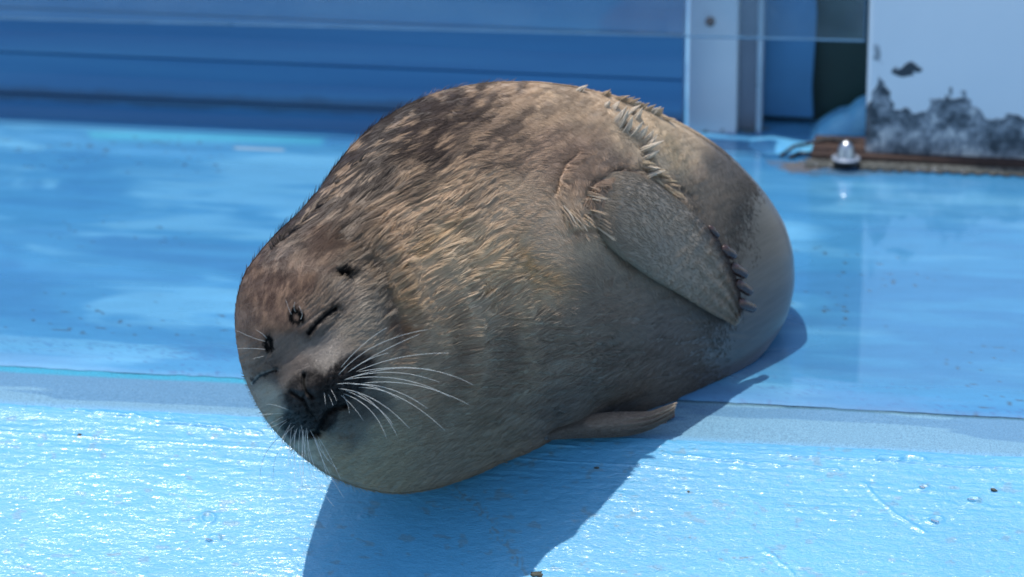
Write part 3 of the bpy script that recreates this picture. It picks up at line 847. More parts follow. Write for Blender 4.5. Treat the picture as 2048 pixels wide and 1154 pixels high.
# ---- colour of the coat ---------------------------------------------------
COAT = [  # x, y, reach, colour
    (640, 300, 70, (0.060, 0.048, 0.042)), (760, 250, 80, (0.065, 0.052, 0.045)), (700, 360, 60, (0.075, 0.058, 0.046)), (900, 190, 70, (0.12, 0.085, 0.062)),
    (850, 290, 70, (0.11, 0.078, 0.058)), (570, 430, 60, (0.045, 0.036, 0.032)), (640, 420, 55, (0.09, 0.065, 0.048)), (560, 500, 50, (0.065, 0.048, 0.040)),
    (620, 490, 45, (0.11, 0.068, 0.046)), (1000, 200, 70, (0.27, 0.195, 0.13)), (1120, 200, 80, (0.36, 0.27, 0.18)), (1000, 300, 70, (0.27, 0.19, 0.13)),
    (1120, 300, 80, (0.29, 0.20, 0.14)), (1200, 340, 60, (0.22, 0.155, 0.11)), (860, 400, 70, (0.42, 0.31, 0.205)), (780, 440, 60, (0.38, 0.27, 0.175)),
    (980, 420, 80, (0.40, 0.30, 0.205)), (1100, 430, 80, (0.36, 0.27, 0.19)), (870, 500, 60, (0.45, 0.345, 0.225)), (960, 530, 70, (0.43, 0.32, 0.20)),
    (820, 560, 50, (0.40, 0.30, 0.20)), (900, 640, 70, (0.34, 0.25, 0.165)), (1050, 600, 80, (0.33, 0.25, 0.165)), (1000, 720, 90, (0.23, 0.185, 0.135)),
    (1100, 700, 90, (0.23, 0.185, 0.14)), (1200, 620, 80, (0.21, 0.165, 0.125)), (1250, 720, 80, (0.17, 0.14, 0.115)), (1150, 820, 80, (0.17, 0.15, 0.13)),
    (900, 850, 90, (0.21, 0.175, 0.125)), (760, 900, 80, (0.22, 0.195, 0.135)), (700, 940, 60, (0.24, 0.205, 0.14)), (900, 940, 70, (0.20, 0.17, 0.125)),
    (840, 760, 70, (0.27, 0.21, 0.15)), (1350, 700, 90, (0.16, 0.145, 0.13)), (1450, 660, 70, (0.14, 0.135, 0.13)), (1520, 600, 60, (0.13, 0.13, 0.13)),
    (1500, 450, 70, (0.13, 0.12, 0.11)), (1420, 380, 70, (0.20, 0.165, 0.13)), (1340, 280, 60, (0.34, 0.27, 0.19)), (1450, 330, 50, (0.16, 0.145, 0.13)), (1400, 480, 60, (0.20, 0.165, 0.13)),
    (1300, 400, 60, (0.25, 0.20, 0.15)), (1260, 240, 50, (0.40, 0.31, 0.21)),
    (540, 570, 45, (0.115, 0.074, 0.056)), (600, 560, 40, (0.17, 0.105, 0.072)), (500, 640, 35, (0.115, 0.078, 0.060)), (560, 640, 35, (0.145, 0.098, 0.072)), (530, 610, 40, (0.14, 0.090, 0.066)),
    (640, 590, 35, (0.20, 0.155, 0.115)), (680, 600, 40, (0.20, 0.165, 0.13)), (730, 640, 45, (0.21, 0.18, 0.14)), (700, 530, 30, (0.20, 0.155, 0.11)),
    (640, 700, 35, (0.17, 0.155, 0.14)), (580, 690, 30, (0.17, 0.14, 0.12)), (560, 740, 30, (0.12, 0.105, 0.095)), (610, 740, 28, (0.10, 0.088, 0.08)), (660, 715, 28, (0.20, 0.18, 0.155)),
    (520, 790, 40, (0.21, 0.195, 0.16)), (550, 850, 40, (0.21, 0.19, 0.14)), (490, 720, 25, (0.17, 0.13, 0.10)), (740, 810, 45, (0.13, 0.12, 0.10)), (700, 870, 40, (0.12, 0.115, 0.10)), (620, 900, 40, (0.22, 0.20, 0.15)),
]
def coat(px, py, fine=True):
    w_s = np.zeros(np.shape(px)) + 1e-9; c_s = np.zeros(np.shape(px) + (3,))
    qx = px + 10 * fbm(px / 30, py / 30, 0, 301, 3); qy = py + 10 * fbm(px / 30, py / 30, 0, 305, 3)
    for x, y, r, c in COAT:
        d2 = ((qx - x) ** 2 + (qy - y) ** 2) / (r * r)
        w = 1.0 / (d2 * d2 * 1.2 + 0.12)
        w_s += w; c_s += w[..., None] * np.array(c)
    col = (c_s / w_s[..., None]); lum = col.mean(-1, keepdims=True); col = col * (0.75 + 0.70 * sstep(0.08, 0.28, lum)) * (1 - 0.26 * np.clip(1.3 * gauss(px, py, 1150, 800, 360, 190), 0, 1))[..., None] * (1 + 0.45 * np.clip(1.3 * gauss(px, py, 620, 740, 150, 160), 0, 1))[..., None]  # belly darkened in the colour to deepen its shade
    # dark and light rings of the back, drawn out along the hair
    a = R(-33); u = px * math.cos(a) + py * math.sin(a); v = -px * math.sin(a) + py * math.cos(a)
    n1 = fbm(u / 42, v / 13, 0, 311, 2) + 0.35 * fbm(u / 14, v / 7, 0, 312, 2); n2 = fbm(u / 30 + 9, v / 16, 0, 317, 3)
    back = gauss(px, py, 850, 270, 350, 180, -0.5)
    back = np.clip(back * 1.25, 0, 1) * (1 - gauss(px, py, 1120, 480, 150, 90))
    edge = sstep(0.16, 0.02, rho_of(px, py) * -1 + 1)   # along the upper outline
    light = sstep(0.12, 0.50, n1) * sstep(-0.6, 0.1, n2) * back
    dark = sstep(-0.05, 0.35, -n1 + 0.25 * n2) * back
    col = lerp(col, np.array([0.40, 0.28, 0.18]), (light * 0.66)[..., None])
    col = lerp(col, np.array([0.040, 0.030, 0.026]), (dark * 0.72)[..., None])
    fh = np.clip(1.3 * gauss(px, py, 560, 590, 90, 85), 0, 1)
    fl = fbm((px + 0.3 * py) / 9, (py - 0.2 * px) / 17, 0, 341, 3)
    col = lerp(col, np.array([0.33, 0.22, 0.15]), (sstep(0.15, 0.6, fl) * fh * 0.45)[..., None])
    col = lerp(col, np.array([0.055, 0.035, 0.030]), (sstep(0.10, 0.6, -fl) * fh * 0.50)[..., None])
    # rust stains, plus pale sheen painted on two fold crests
    for cx, cy, rx, ry, rot, c, am in ((850, 490, 60, 16, -0.7, (0.46, 0.28, 0.11), .5), (800, 662, 24, 22, 0, (0.24, 0.10, 0.035), .9), (1045, 530, 18, 50, -0.35, (0.42, 0.25, 0.08), .6), (1100, 560, 45, 25, 0.5, (0.36, 0.22, 0.09), .5),
                                      (800, 600, 20, 40, -0.3, (0.42, 0.24, 0.09), .45), (900, 560, 14, 60, -0.4, (0.50, 0.44, 0.34), .5), (955, 620, 12, 60, -0.15, (0.46, 0.42, 0.34), .5), (1340, 290, 16, 60, -0.5, (0.42, 0.33, 0.20), .5)):
        k = gauss(px + 8 * vnoise(px / 12, py / 12, 0, 5), py, cx, cy, rx, ry, rot) * am
        col = lerp(col, np.array(c), np.clip(k, 0, 1)[..., None])
    d, t = seg_dist(px, py, [(1222, 225), (1250, 255), (1275, 285), (1298, 318), (1318, 350)]); col = lerp(col, np.array([0.60, 0.49, 0.36]), (np.exp(-(d / 13) ** 2) * 0.8)[..., None])
    for line, c, am, wd in (([(880, 470), (930, 550), (958, 640), (960, 740), (925, 850)], (0.46, 0.37, 0.26), 0.42, 16), ([(985, 450), (1030, 540), (1056, 630), (1062, 730), (1040, 820)], (0.40, 0.32, 0.22), 0.38, 17),  # crest sheen and trough shade of the neck folds put into colour
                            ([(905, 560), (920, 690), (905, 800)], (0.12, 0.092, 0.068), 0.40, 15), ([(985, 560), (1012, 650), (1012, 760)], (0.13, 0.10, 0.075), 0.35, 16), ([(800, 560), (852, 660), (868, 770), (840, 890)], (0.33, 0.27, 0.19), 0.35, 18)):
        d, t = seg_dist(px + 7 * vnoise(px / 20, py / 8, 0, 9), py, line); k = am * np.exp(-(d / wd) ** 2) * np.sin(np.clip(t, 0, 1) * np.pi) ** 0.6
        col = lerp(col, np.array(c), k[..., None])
    # shade of the neck fold darkened into the hair colour
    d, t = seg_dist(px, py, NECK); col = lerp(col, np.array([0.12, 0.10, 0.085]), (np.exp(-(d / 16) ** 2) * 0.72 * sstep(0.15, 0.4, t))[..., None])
    # dark skin of the nose, the whisker pads, lids, ear and brow pits
    jx, jy = px + 3 * vnoise(px / 5, py / 5, 0, 21), py + 3 * vnoise(px / 5, py / 5, 0, 22)
    dk = np.zeros(np.shape(px))
    dk = np.maximum(dk, 1.0 * sstep(1.25, 0.8, np.sqrt(-np.log(gauss(jx, jy, 690, 762, 70, 40, PADROT) + 1e-12))))
    dk = np.maximum(dk, 1.0 * sstep(1.25, 0.8, np.sqrt(-np.log(gauss(jx, jy, 602, 834, 50, 34, PADROT) + 1e-12))))
    dk = np.maximum(dk, 1.0 * sstep(1.35, 0.85, np.sqrt(-np.log(gauss(jx, jy, 612, 788, 50, 36, PADROT) + 1e-12))))
    dk = np.maximum(dk, 1.0 * sstep(1.3, 0.8, np.sqrt(-np.log(gauss(jx, jy, 640, 818, 40, 45) + 1e-12))))
    dk = np.maximum(dk, 0.70 * sstep(1.5, 0.3, np.sqrt(-np.log(gauss(jx, jy, 705, 815, 60, 34, -0.3) + 1e-12))))
    dk = np.maximum(dk, 1.0 * sstep(1.2, 0.85, np.sqrt(-np.log(gauss(jx, jy, 686, 552, 21, 13, 0.45) + 1e-12))))
    rb = np.hypot(jx - 592, jy - 636); dk = np.maximum(dk, 1.0 * np.exp(-((rb - 11) / 6.5) ** 4))
    rb = np.hypot((jx - 538) * 1.7, jy - 690); dk = np.maximum(dk, 1.0 * np.exp(-((rb - 11) / 8) ** 4))
    for line, wd, am in ((EYE_R, 9.0, 1.0), (EYE_L, 7.0, 1.0), ([(609, 750), (608, 768), (613, 783), (624, 793)], 7, 1.0), ([(618, 868), (632, 862), (641, 845), (651, 828), (668, 815), (690, 812)], 8, 0.95), ([(640, 672), (658, 655), (677, 636)], 5, 0.6)):  # mouth line includes the corner's shadow, painted dark
        d, t = seg_dist(jx, jy, line); dk = np.maximum(dk, am * np.exp(-(d / wd) ** 2))
    d, t = seg_dist(jx, jy, EYE_R); dk = np.maximum(dk, 0.72 * np.exp(-(d / 17) ** 2))
    d, t = seg_dist(jx, jy, EYE_L); dk = np.maximum(dk, 0.45 * np.exp(-(d / 16) ** 2))
    dk = np.maximum(dk, 0.55 * gauss(px, py, 1230, 815, 55, 26))  # armpit of the lower flipper: its shade darkened into the colour
    padk = np.clip(1.4 * np.maximum(gauss(px, py, 690, 760, 66, 38, PADROT), gauss(px, py, 602, 834, 46, 32, PADROT)), 0, 1)
    ra_, rb2 = (px * 0.72 - py * 0.69), (px * 0.69 + py * 0.72)
    dots = sstep(0.0, 0.6, np.sin(rb2 / 2.3 + 1.5 * vnoise(px / 14, py / 14, 0, 23)) * np.sin(ra_ / 3.0 + 1.5 * vnoise(px / 12, py / 12, 0, 24)))
    nz = 1 + 0.35 * fbm(px / 16, py / 16, 0, 25, 3)
    skin = np.array([0.026, 0.023, 0.022]) * (nz * (1 - 0.75 * dots * padk))[..., None]
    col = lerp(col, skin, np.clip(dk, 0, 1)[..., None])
    rb = np.abs(np.hypot(jx - 592, jy - 636) - 10.5); col = lerp(col, np.array([0.004, 0.004, 0.004]), np.exp(-(rb / 6.0) ** 4)[..., None])
    rb = np.abs(np.hypot((jx - 538) * 1.6, jy - 690) - 10.5); col = lerp(col, np.array([0.004, 0.004, 0.004]), np.exp(-(rb / 7.0) ** 4)[..., None])
    for line, wd in ((EYE_R, 6.0), (EYE_L, 3.4), ([(609, 750), (608, 768), (613, 783), (624, 793)], 5.5), ([(584, 785), (592, 789), (603, 797)], 5.0), ([(607, 790), (610, 806), (618, 822), (630, 838)], 2.2), ([(618, 868), (632, 862), (641, 845), (651, 828), (668, 815), (690, 812)], 6.5)):
        d, t = seg_dist(jx, jy, line); col = lerp(col, np.array([0.004, 0.004, 0.004]), np.exp(-(d / wd) ** 4)[..., None])
    col = lerp(col, np.array([0.005, 0.005, 0.005]), np.clip(1.6 * gauss(jx, jy, 686, 552, 14, 8, 0.45), 0, 1)[..., None])
    if fine:
        col = col * (1 + 0.16 * fbm(u / 30, v / 3.2, 0, 331, 3))[..., None]
    return np.clip(col * np.array([1.05, 1.0, 0.94]), 0.004, 0.9), dk

# ---- body mesh ---------------------------------------------------------------
NPHI, NS, NB = 1000, 330, 90
phi = np.linspace(-np.pi, np.pi, NPHI, endpoint=False)
s_f = np.linspace(0.004, math.pi / 2, NS) ; s_f = s_f ** 1.0
def disc(phi_, s_):
    Phi, S = np.meshgrid(phi_, s_)
    rr = np.sin(S) * sil(Phi)
    return Phi, S, C0[0] + rr * np.cos(Phi), C0[1] - rr * np.sin(Phi)
Phi, S, PX, PY = disc(phi, s_f)
D = surf_D(PX, PY)
D[-1] = D0 + wmid(PX[-1])
Vf = unproj(PX, PY, D)
s_b = np.linspace(math.pi / 2, 0.02, NB)[1:]
Phi2, S2, PX2, PY2 = disc(phi, s_b)
Cw = unproj(np.array(C0[0]), np.array(C0[1]), np.array(D0 + wmid(C0[0])))
Tail = unproj(np.array(1130.0), np.array(528.0), np.array(D0 + 0.38))
Vdisc = unproj(PX2, PY2, D0 + wmid(PX2))
Vb = Vdisc + (np.cos(S2) ** 1.0)[..., None] * (Tail - Cw)
Vall = np.concatenate([Vf, Vb], 0)
Vall = Vall.reshape(-1, 3)
gz = ground_z(Vall[:, 0], Vall[:, 1]) + 0.0045
low = Vall[:, 2] < gz
print("clamped", low.sum(), "of", len(low), "front clamped", low[:NPHI * NS].sum(), "max depth", (gz - Vall[:, 2]).max())
Vall[:, 2] = np.maximum(Vall[:, 2], gz)
nr = NS + NB - 1
F = grid_faces(nr, NPHI, wrap_v=True)
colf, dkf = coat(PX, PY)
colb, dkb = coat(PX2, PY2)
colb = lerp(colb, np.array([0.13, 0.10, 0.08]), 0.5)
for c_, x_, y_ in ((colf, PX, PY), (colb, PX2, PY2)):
    c_ *= (1 - 0.52 * sstep(1360, 1500, x_ + 0.2 * (y_ - 450)))[..., None]  # rear skin darkened to stand in for the fur's self-shadow
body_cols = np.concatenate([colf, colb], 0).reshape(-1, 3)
def wet_of(px, py):
    w = 0.85 * sstep(1330, 1520, px + 0.25 * (py - 500)) + 0.5 * sstep(1000, 1300, px) * sstep(600, 800, py)
    
    w = np.maximum(w, 0.55 * gauss(px, py, 780, 260, 260, 90, -0.7))
    return np.clip(w, 0, 1)
wetv = np.concatenate([wet_of(PX, PY), wet_of(PX2, PY2)], 0).reshape(-1)

# ---- flippers: joined into the same body mesh --------------------------------
def flipper(upper, lower, Dfun, th, nsec=150, nring=56, scallop=None):
    U = crspline(upper, nsec); Lw = crspline(lower, nsec)
    s = np.linspace(0, 1, nsec)
    a = np.linspace(0, 2 * np.pi, nring, endpoint=False)
    close = np.sqrt(np.clip(1 - ((s - 0.96) / 0.04).clip(0, 1) ** 2, 0.0004, 1))
    mid = (U + Lw) / 2; half = (U - Lw) / 2 * (0.55 + 0.45 * close)[:, None]
    v = np.cos(a); n = np.sin(a)
    n = np.sign(n) * np.abs(n) ** 0.75
    px = mid[:, None, 0] + half[:, None, 0] * v[None]; py = mid[:, None, 1] + half[:, None, 1] * v[None]
    T = np.interp(s, *zip(*th))[:, None] * close[:, None]
    Dm = Dfun(px, py, s[:, None] + 0 * px)
    ridge = 1 + 0.26 * np.cos(v[None] * 12.5 + 0.5) * sstep(0.35, 0.9, s)[:, None]
    Dd = Dm - T * n[None] * np.where(n[None] > 0, ridge, 0.6)
    Vv = unproj(px, py, Dd)
    caps = unproj(mid[[0, -1], 0], mid[[0, -1], 1], np.array([Dd[0].mean(), Dd[-1].mean()]))
    V = np.concatenate([Vv.reshape(-1, 3), caps])
    F = grid_faces(nsec, nring, wrap_v=True)
    b = nsec * nring
    j = np.arange(nring); j2 = (j + 1) % nring
    F0 = np.stack([np.full(nring, b), j2, j, j], -1)[:, :3]
    F1 = np.stack([np.full(nring, b + 1), (nsec - 1) * nring + j, (nsec - 1) * nring + j2], -1)
    return V, F, np.concatenate([F0, F1]), px, py, s, n
UP = [(1180,370),(1215,348),(1262,346),(1312,368),(1358,402),(1397,436),(1425,462),(1446,495),(1463,530),(1475,565),(1483,600),(1489,632)]
LO = [(1186,440),(1200,468),(1228,500),(1262,527),(1298,553),(1333,573),(1366,592),(1398,612),(1428,629),(1450,640),(1464,648),(1473,652)]
def Dup(px, py, s):
    base = surf_D(px, py, False)
    return base - lerp(-0.006, 0.016, sstep(0.02, 0.30, s)) - 0.002 * sstep(0.15, 0.6, s) - 0.0016 * fbm((px + py) / 13, (px - py) / 34, 0, 231, 3) * sstep(0.25, 0.5, s)
V1, F1q, F1t, fpx, fpy, fs, fn = flipper(UP, LO, Dup, [(0, 0.012), (0.15, 0.024), (0.5, 0.022), (0.85, 0.012), (1, 0.006)])
fc = np.zeros(fpx.shape + (3,)) + np.array([0.215, 0.168, 0.118])
fc = lerp(fc, np.array([0.30, 0.24, 0.17]), sstep(0.30, 0.0, fs)[:, None, None] * np.ones_like(fpx)[..., None])
fn1 = fbm(fpx / 40, fpy / 30, 0, 401, 4)
fc = lerp(fc, np.array([0.17, 0.14, 0.11]), (sstep(0.0, 0.6, fn1) * 0.3)[..., None])
d, t = seg_dist(fpx, fpy, [(1360, 410), (1425, 460), (1446, 495), (1463, 530), (1475, 565), (1484, 600), (1489, 625)])
fc = lerp(fc, np.array([0.045, 0.032, 0.03]), (np.exp(-(d / 17) ** 2) * 0.95 * sstep(0, 0.2, t))[..., None])
fc = fc * (1 - 0.25 * sstep(0.8, 1.0, fs))[:, None, None]
fc1 = np.vstack([fc.reshape(-1, 3), fc[0].mean(0)[None], fc[-1].mean(0)[None]])
# lower flipper, squeezed between belly and floor
UP2 = [(1085,866),(1115,850),(1150,838),(1190,828),(1230,824),(1268,824),(1300,822),(1325,814),(1343,808),(1352,806)]
LO2 = [(1090,880),(1120,878),(1160,876),(1200,875),(1240,873),(1272,868),(1300,859),(1322,848),(1340,836),(1350,822)]
def Dlow(px, py, s):
    x = px
    return D0 - 0.036 + 0.16 * (px - 1100) / PXM + 0.0 * s
V2, F2q, F2t, gpx, gpy, gs, gn = flipper(UP2, LO2, Dlow, [(0, 0.030), (0.4, 0.020), (0.8, 0.009), (1, 0.003)], 100, 40)
z_need = ground_z(V2[:, 0], V2[:, 1]) + 0.0050
V2[:, 2] = np.maximum(V2[:, 2], z_need)
gc = np.zeros(gpx.shape + (3,)) + np.array([0.20, 0.15, 0.11])
d, t = seg_dist(gpx, gpy, [(1180, 838), (1260, 834), (1320, 822), (1350, 808)])
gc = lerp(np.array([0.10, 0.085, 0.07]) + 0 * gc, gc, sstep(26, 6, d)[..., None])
gc = lerp(gc, np.array([0.40, 0.31, 0.22]), (np.exp(-((d - 3) / 5) ** 2) * sstep(0.4, 0.9, t))[..., None])  # highlight painted along the flipper's upper edge
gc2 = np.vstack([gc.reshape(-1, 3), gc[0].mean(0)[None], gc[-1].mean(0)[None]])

# hind flippers, folded behind the rump
def hind(side):
    n, m = 40, 24
    s = np.linspace(0, 1, n); a = np.linspace(0, 2 * np.pi, m, endpoint=False)
    base = np.array([Tail[0] + 0.0, Tail[1] - 0.06, 0.075]); dirv = np.array([0.10 + 0.28 * side, 0.96, 0.0]); dirv /= np.linalg.norm(dirv)
    lat = np.cross(dirv, [0, 0, 1])
    wdt = 0.030 + 0.035 * s; wdt = wdt * np.sqrt(np.clip(1 - ((s - 0.9) / 0.1).clip(0, 1) ** 2, 0.01, 1))
    th = lerp(0.035, 0.007, s)
    zc = base[2] - 0.06 * s
    P = base[None] + dirv[None] * (s * 0.22)[:, None]; P[:, 2] = zc
    V = P[:, None, :] + (wdt[:, None] * np.cos(a))[..., None] * lat + (th[:, None] * np.sin(a))[..., None] * np.array([0, 0, 1.0])
    V = V.reshape(-1, 3); V[:, 2] = np.maximum(V[:, 2], 0.005)
    caps = np.stack([P[0], P[-1]])
    V = np.concatenate([V, caps]); b = n * m
    j = np.arange(m); j2 = (j + 1) % m
    Ft = np.concatenate([np.stack([np.full(m, b), j, j2], -1), np.stack([np.full(m, b + 1), (n - 1) * m + j2, (n - 1) * m + j], -1)])
    return V, grid_faces(n, m, wrap_v=True), Ft
H1 = hind(1); H2 = hind(-1)

def spec_by_tone(m, top):
    """black skin and hair shine less than the pale coat"""
    bwn = m.n("ShaderNodeRGBToBW"); m.l(m.attr("col"), bwn.inputs[0])
    m.set(Specular_IOR_Level=m.math('MINIMUM', m.math('ADD', m.math('MULTIPLY', bwn.outputs[0], 3.2), 0.05), top))
body_m = NT("seal_coat")
bc = body_m.attr("col"); bw = body_m.attr("wet", "Fac")
v = body_m.coord()
body_m.set(Base_Color=bc, Roughness=body_m.math('SUBTRACT', 0.62, body_m.math('MULTIPLY', bw, 0.34)), Normal=body_m.bump(body_m.noise(v, 700, 3), 0.25, 0.0006))
spec_by_tone(body_m, 0.4)
body_m.set(Coat_Weight=body_m.math("MULTIPLY", bw, 0.55)); body_m.p.inputs["Coat Roughness"].default_value = 0.28
body_m.p.inputs["Sheen Weight"].default_value = 0.08

parts_V = [Vall, V1, V2, H1[0], H2[0]]
parts_Q = [F, F1q, F2q, H1[1], H2[1]]
parts_T = [np.zeros((0, 3), int), F1t, F2t, H1[2], H2[2]]
nh = len(H1[0])
parts_C = [body_cols, fc1, gc2, np.zeros((nh, 3)) + [0.12, 0.10, 0.085], np.zeros((nh, 3)) + [0.12, 0.10, 0.085]]
parts_W = [wetv, np.full(len(V1), 0.25), np.full(len(V2), 0.5), np.full(nh, 0.3), np.full(nh, 0.3)]
offs = np.cumsum([0] + [len(p) for p in parts_V])
VA = np.concatenate(parts_V)
Q = np.concatenate([q + o for q, o in zip(parts_Q, offs)])
T3 = np.concatenate([q + o for q, o in zip(parts_T, offs)])
# poles of the body
pole_f = np.arange(NPHI); pole_b = (nr - 1) * NPHI + np.arange(NPHI)
VA = np.concatenate([VA, Vall[pole_f].mean(0)[None], Vall[pole_b].mean(0)[None]])
nP = len(VA)
j = np.arange(NPHI); j2 = (j + 1) % NPHI
T3 = np.concatenate([T3, np.stack([np.full(NPHI, nP - 2), j2, j], -1), np.stack([np.full(NPHI, nP - 1), pole_b[j], pole_b[j2]], -1)])
CA = np.concatenate(parts_C + [body_cols[:1], body_cols[-1:]])
WA = np.concatenate(parts_W + [wetv[:1], wetv[-1:]])

seal_root = empty("seal", (float(Cw[0]), float(Cw[1]), 0.0))
tag(seal_root, "plump brown and grey seal asleep on its side at the pool edge", "seal")
bpy.context.view_layer.update()
def under_seal(o):
    o.parent = seal_root
    o.matrix_parent_inverse = seal_root.matrix_world.inverted()
    return o
me = bpy.data.meshes.new("body")
me.vertices.add(nP); me.vertices.foreach_set("co", VA.astype(np.float32).ravel())
loops = np.concatenate([Q.ravel(), T3.ravel()]).astype(np.int32)
me.loops.add(len(loops)); me.loops.foreach_set("vertex_index", loops)
me.polygons.add(len(Q) + len(T3))
ls = np.concatenate([np.arange(len(Q)) * 4, len(Q) * 4 + np.arange(len(T3)) * 3]).astype(np.int32)
me.polygons.foreach_set("loop_start", ls)
me.update(calc_edges=True)
me.polygons.foreach_set("use_smooth", np.ones(len(ls), bool))
at = me.attributes.new("col", 'FLOAT_COLOR', 'POINT'); at.data.foreach_set("color", np.hstack([CA, np.ones((nP, 1))]).astype(np.float32).ravel())
at = me.attributes.new("wet", 'FLOAT', 'POINT'); at.data.foreach_set("value", WA.astype(np.float32))
me.materials.append(body_m.m)
body = bpy.data.objects.new("body", me); COL.objects.link(body); under_seal(body)

# ---- fur -----------------------------------------------------------------------
FLOW = [(520, 560, 0.15, -1.0), (500, 650, -0.25, -0.95), (600, 560, 0.35, -0.95), (600, 650, 0.25, -0.9), (560, 720, -0.1, -0.8), (520, 800, -0.8, 0.3), (560, 880, -0.3, 0.9), (640, 740, 0.6, -0.7),
        (690, 700, 0.75, -0.6), (740, 620, 0.8, -0.6), (640, 480, 0.5, -0.85), (700, 500, 0.75, -0.65), (760, 780, 1.0, 0.05), (700, 880, 0.7, 0.6), (640, 930, 0.5, 0.7), (620, 400, 0.5, -0.85), (700, 330, 0.55, -0.83),
        (800, 440, 0.82, -0.57), (760, 560, 0.85, -0.45), (850, 520, 0.85, -0.45), (850, 620, 0.93, -0.3), (900, 700, 0.95, -0.12), (850, 300, 0.72, -0.68), (950, 230, 0.85, -0.5), (950, 400, 0.85, -0.52),
        (1050, 300, 0.92, -0.35), (1050, 200, 0.97, -0.15), (1150, 200, 0.98, 0.0), (1150, 300, 0.97, -0.15), (1070, 450, 0.9, -0.35), (1000, 600, 0.9, -0.38), (1100, 600, 0.97, -0.1), (1000, 750, 0.98, 0.0),
        (1150, 700, 1.0, 0.03), (1250, 650, 0.98, 0.18), (1200, 800, 0.98, -0.12), (1000, 880, 0.95, -0.2), (850, 880, 0.97, 0.1), (800, 950, 0.97, -0.05), (900, 950, 0.9, -0.3), (1350, 720, 0.9, -0.1),
        (1300, 300, 0.75, 0.5), (1380, 330, 0.6, 0.75), (1400, 430, 0.45, 0.9), (1350, 250, 0.8, 0.5), (1480, 380, 0.6, 0.8), (1540, 500, 0.2, 1.0), (1560, 600, 0.1, 1.0), (1500, 650, 0.4, 0.8), (1450, 550, 0.35, 0.9),
        (1230, 350, 0.95, 0.2), (1160, 400, 0.35, 0.9), (1130, 430, 0.6, 0.7), (1180, 520, 0.9, 0.3)]
def flow(px, py):
    ws = np.zeros(np.shape(px)) + 1e-9; fx = np.zeros(np.shape(px)); fy = np.zeros(np.shape(px))
    for x, y, a, b in FLOW:
        n = math.hypot(a, b); w = 1.0 / (((px - x) ** 2 + (py - y) ** 2) / 3600.0 + 0.1) ** 1.7
        ws += w; fx += w * a / n; fy += w * b / n
    n = np.hypot(fx, fy) + 1e-9
    fx, fy = fx / n, fy / n
    w = 0.20 * fbm(px / 60, py / 45, 0, 501, 2)
    return fx * np.cos(w) - fy * np.sin(w), fx * np.sin(w) + fy * np.cos(w)

def surf_frame(px, py):
    e = 1.5
    P = unproj(px, py, surf_D(px, py))
    Pu = unproj(px + e, py, surf_D(px + e, py)); Pv = unproj(px, py + e, surf_D(px, py + e))
    n = np.cross(Pv - P, Pu - P); n /= np.linalg.norm(n, axis=-1, keepdims=True) + 1e-12
    s = np.sign(-(n @ FWD)); n *= np.where(s == 0, 1, s)[..., None]
    return P, n

def hair_len(px, py):
    L = np.full(np.shape(px), 0.0115)
    L = lerp(L, 0.0230, np.clip(gauss(px, py, 830, 480, 200, 140, -0.5) * 1.3, 0, 1))
    head = np.clip(1.35 * gauss(px, py, 600, 720, 150, 175, -0.35), 0, 1)
    L = lerp(L, 0.0040, head)
    L = lerp(L, 0.0022, np.clip(1.4 * gauss(px, py, 630, 770, 85, 85), 0, 1))
    L = lerp(L, 0.0045, sstep(1330, 1500, px + 0.25 * (py - 500)))
    return L
def clumping(px, py):
    c = 0.22 + 0.42 * np.clip(1.25 * gauss(px, py, 830, 480, 250, 175, -0.4), 0, 1)
    c = np.maximum(c, 0.75 * gauss(px, py, 640, 420, 140, 90, -0.8))
    c = np.maximum(c, 0.80 * gauss(px, py, 1220, 400, 120, 100)); c = np.maximum(c, 0.8 * gauss(px, py, 960, 600, 90, 130))
    c = np.maximum(c, 0.42 * gauss(px, py, 1120, 740, 240, 150))
    c = c * (1 - 0.95 * np.clip(1.8 * gauss(px, py, 600, 690, 135, 160), 0, 1))
    c = c * (1 - 0.75 * sstep(1350, 1480, px)) * (1 - 0.55 * gauss(px, py, 1080, 450, 90, 110))
    return np.clip(c, 0.04, 0.92)

def scatter(n):
    """even in real surface area: rejection on the depth slope"""
    xs, ys = [], []
    tot = 0
    while tot < n:
        x = rng.uniform(465, 1595, n); y = rng.uniform(160, 992, n)
        r = rho_of(x, y)
        k = r < 0.9985
        x, y, r = x[k], y[k], r[k]
        dens = 1 / np.sqrt(np.clip(1 - r ** 2.15, 0.02, 1))
        dens = dens / 7.0 * (1 + 1.6 * gauss(x, y, 640, 720, 150, 170) + 0.4 * gauss(x, y, 850, 470, 200, 130))
        k = rng.uniform(0, 1, len(x)) < np.clip(dens, 0, 1)
        xs.append(x[k]); ys.append(y[k]); tot += k.sum()
    return np.concatenate(xs)[:n], np.concatenate(ys)[:n]

def curves_object(name, P, rad, col, mat):
    """P (n, k, 3) strands, rad (n, k), col (n, 3)"""
    n, k, _ = P.shape
    cu = bpy.data.hair_curves.new(name)
    cu.add_curves([k] * n)
    cu.attributes["position"].data.foreach_set("vector", P.astype(np.float32).ravel())
    ra = cu.attributes.get("radius") or cu.attributes.new("radius", 'FLOAT', 'POINT')
    ra.data.foreach_set("value", rad.astype(np.float32).ravel())
    ca = cu.attributes.new("col", 'FLOAT_COLOR', 'CURVE')
    ca.data.foreach_set("color", np.hstack([col, np.ones((n, 1))]).astype(np.float32).ravel())
    cu.materials.append(mat)
    o = bpy.data.objects.new(name, cu); COL.objects.link(o)
    return under_seal(o)

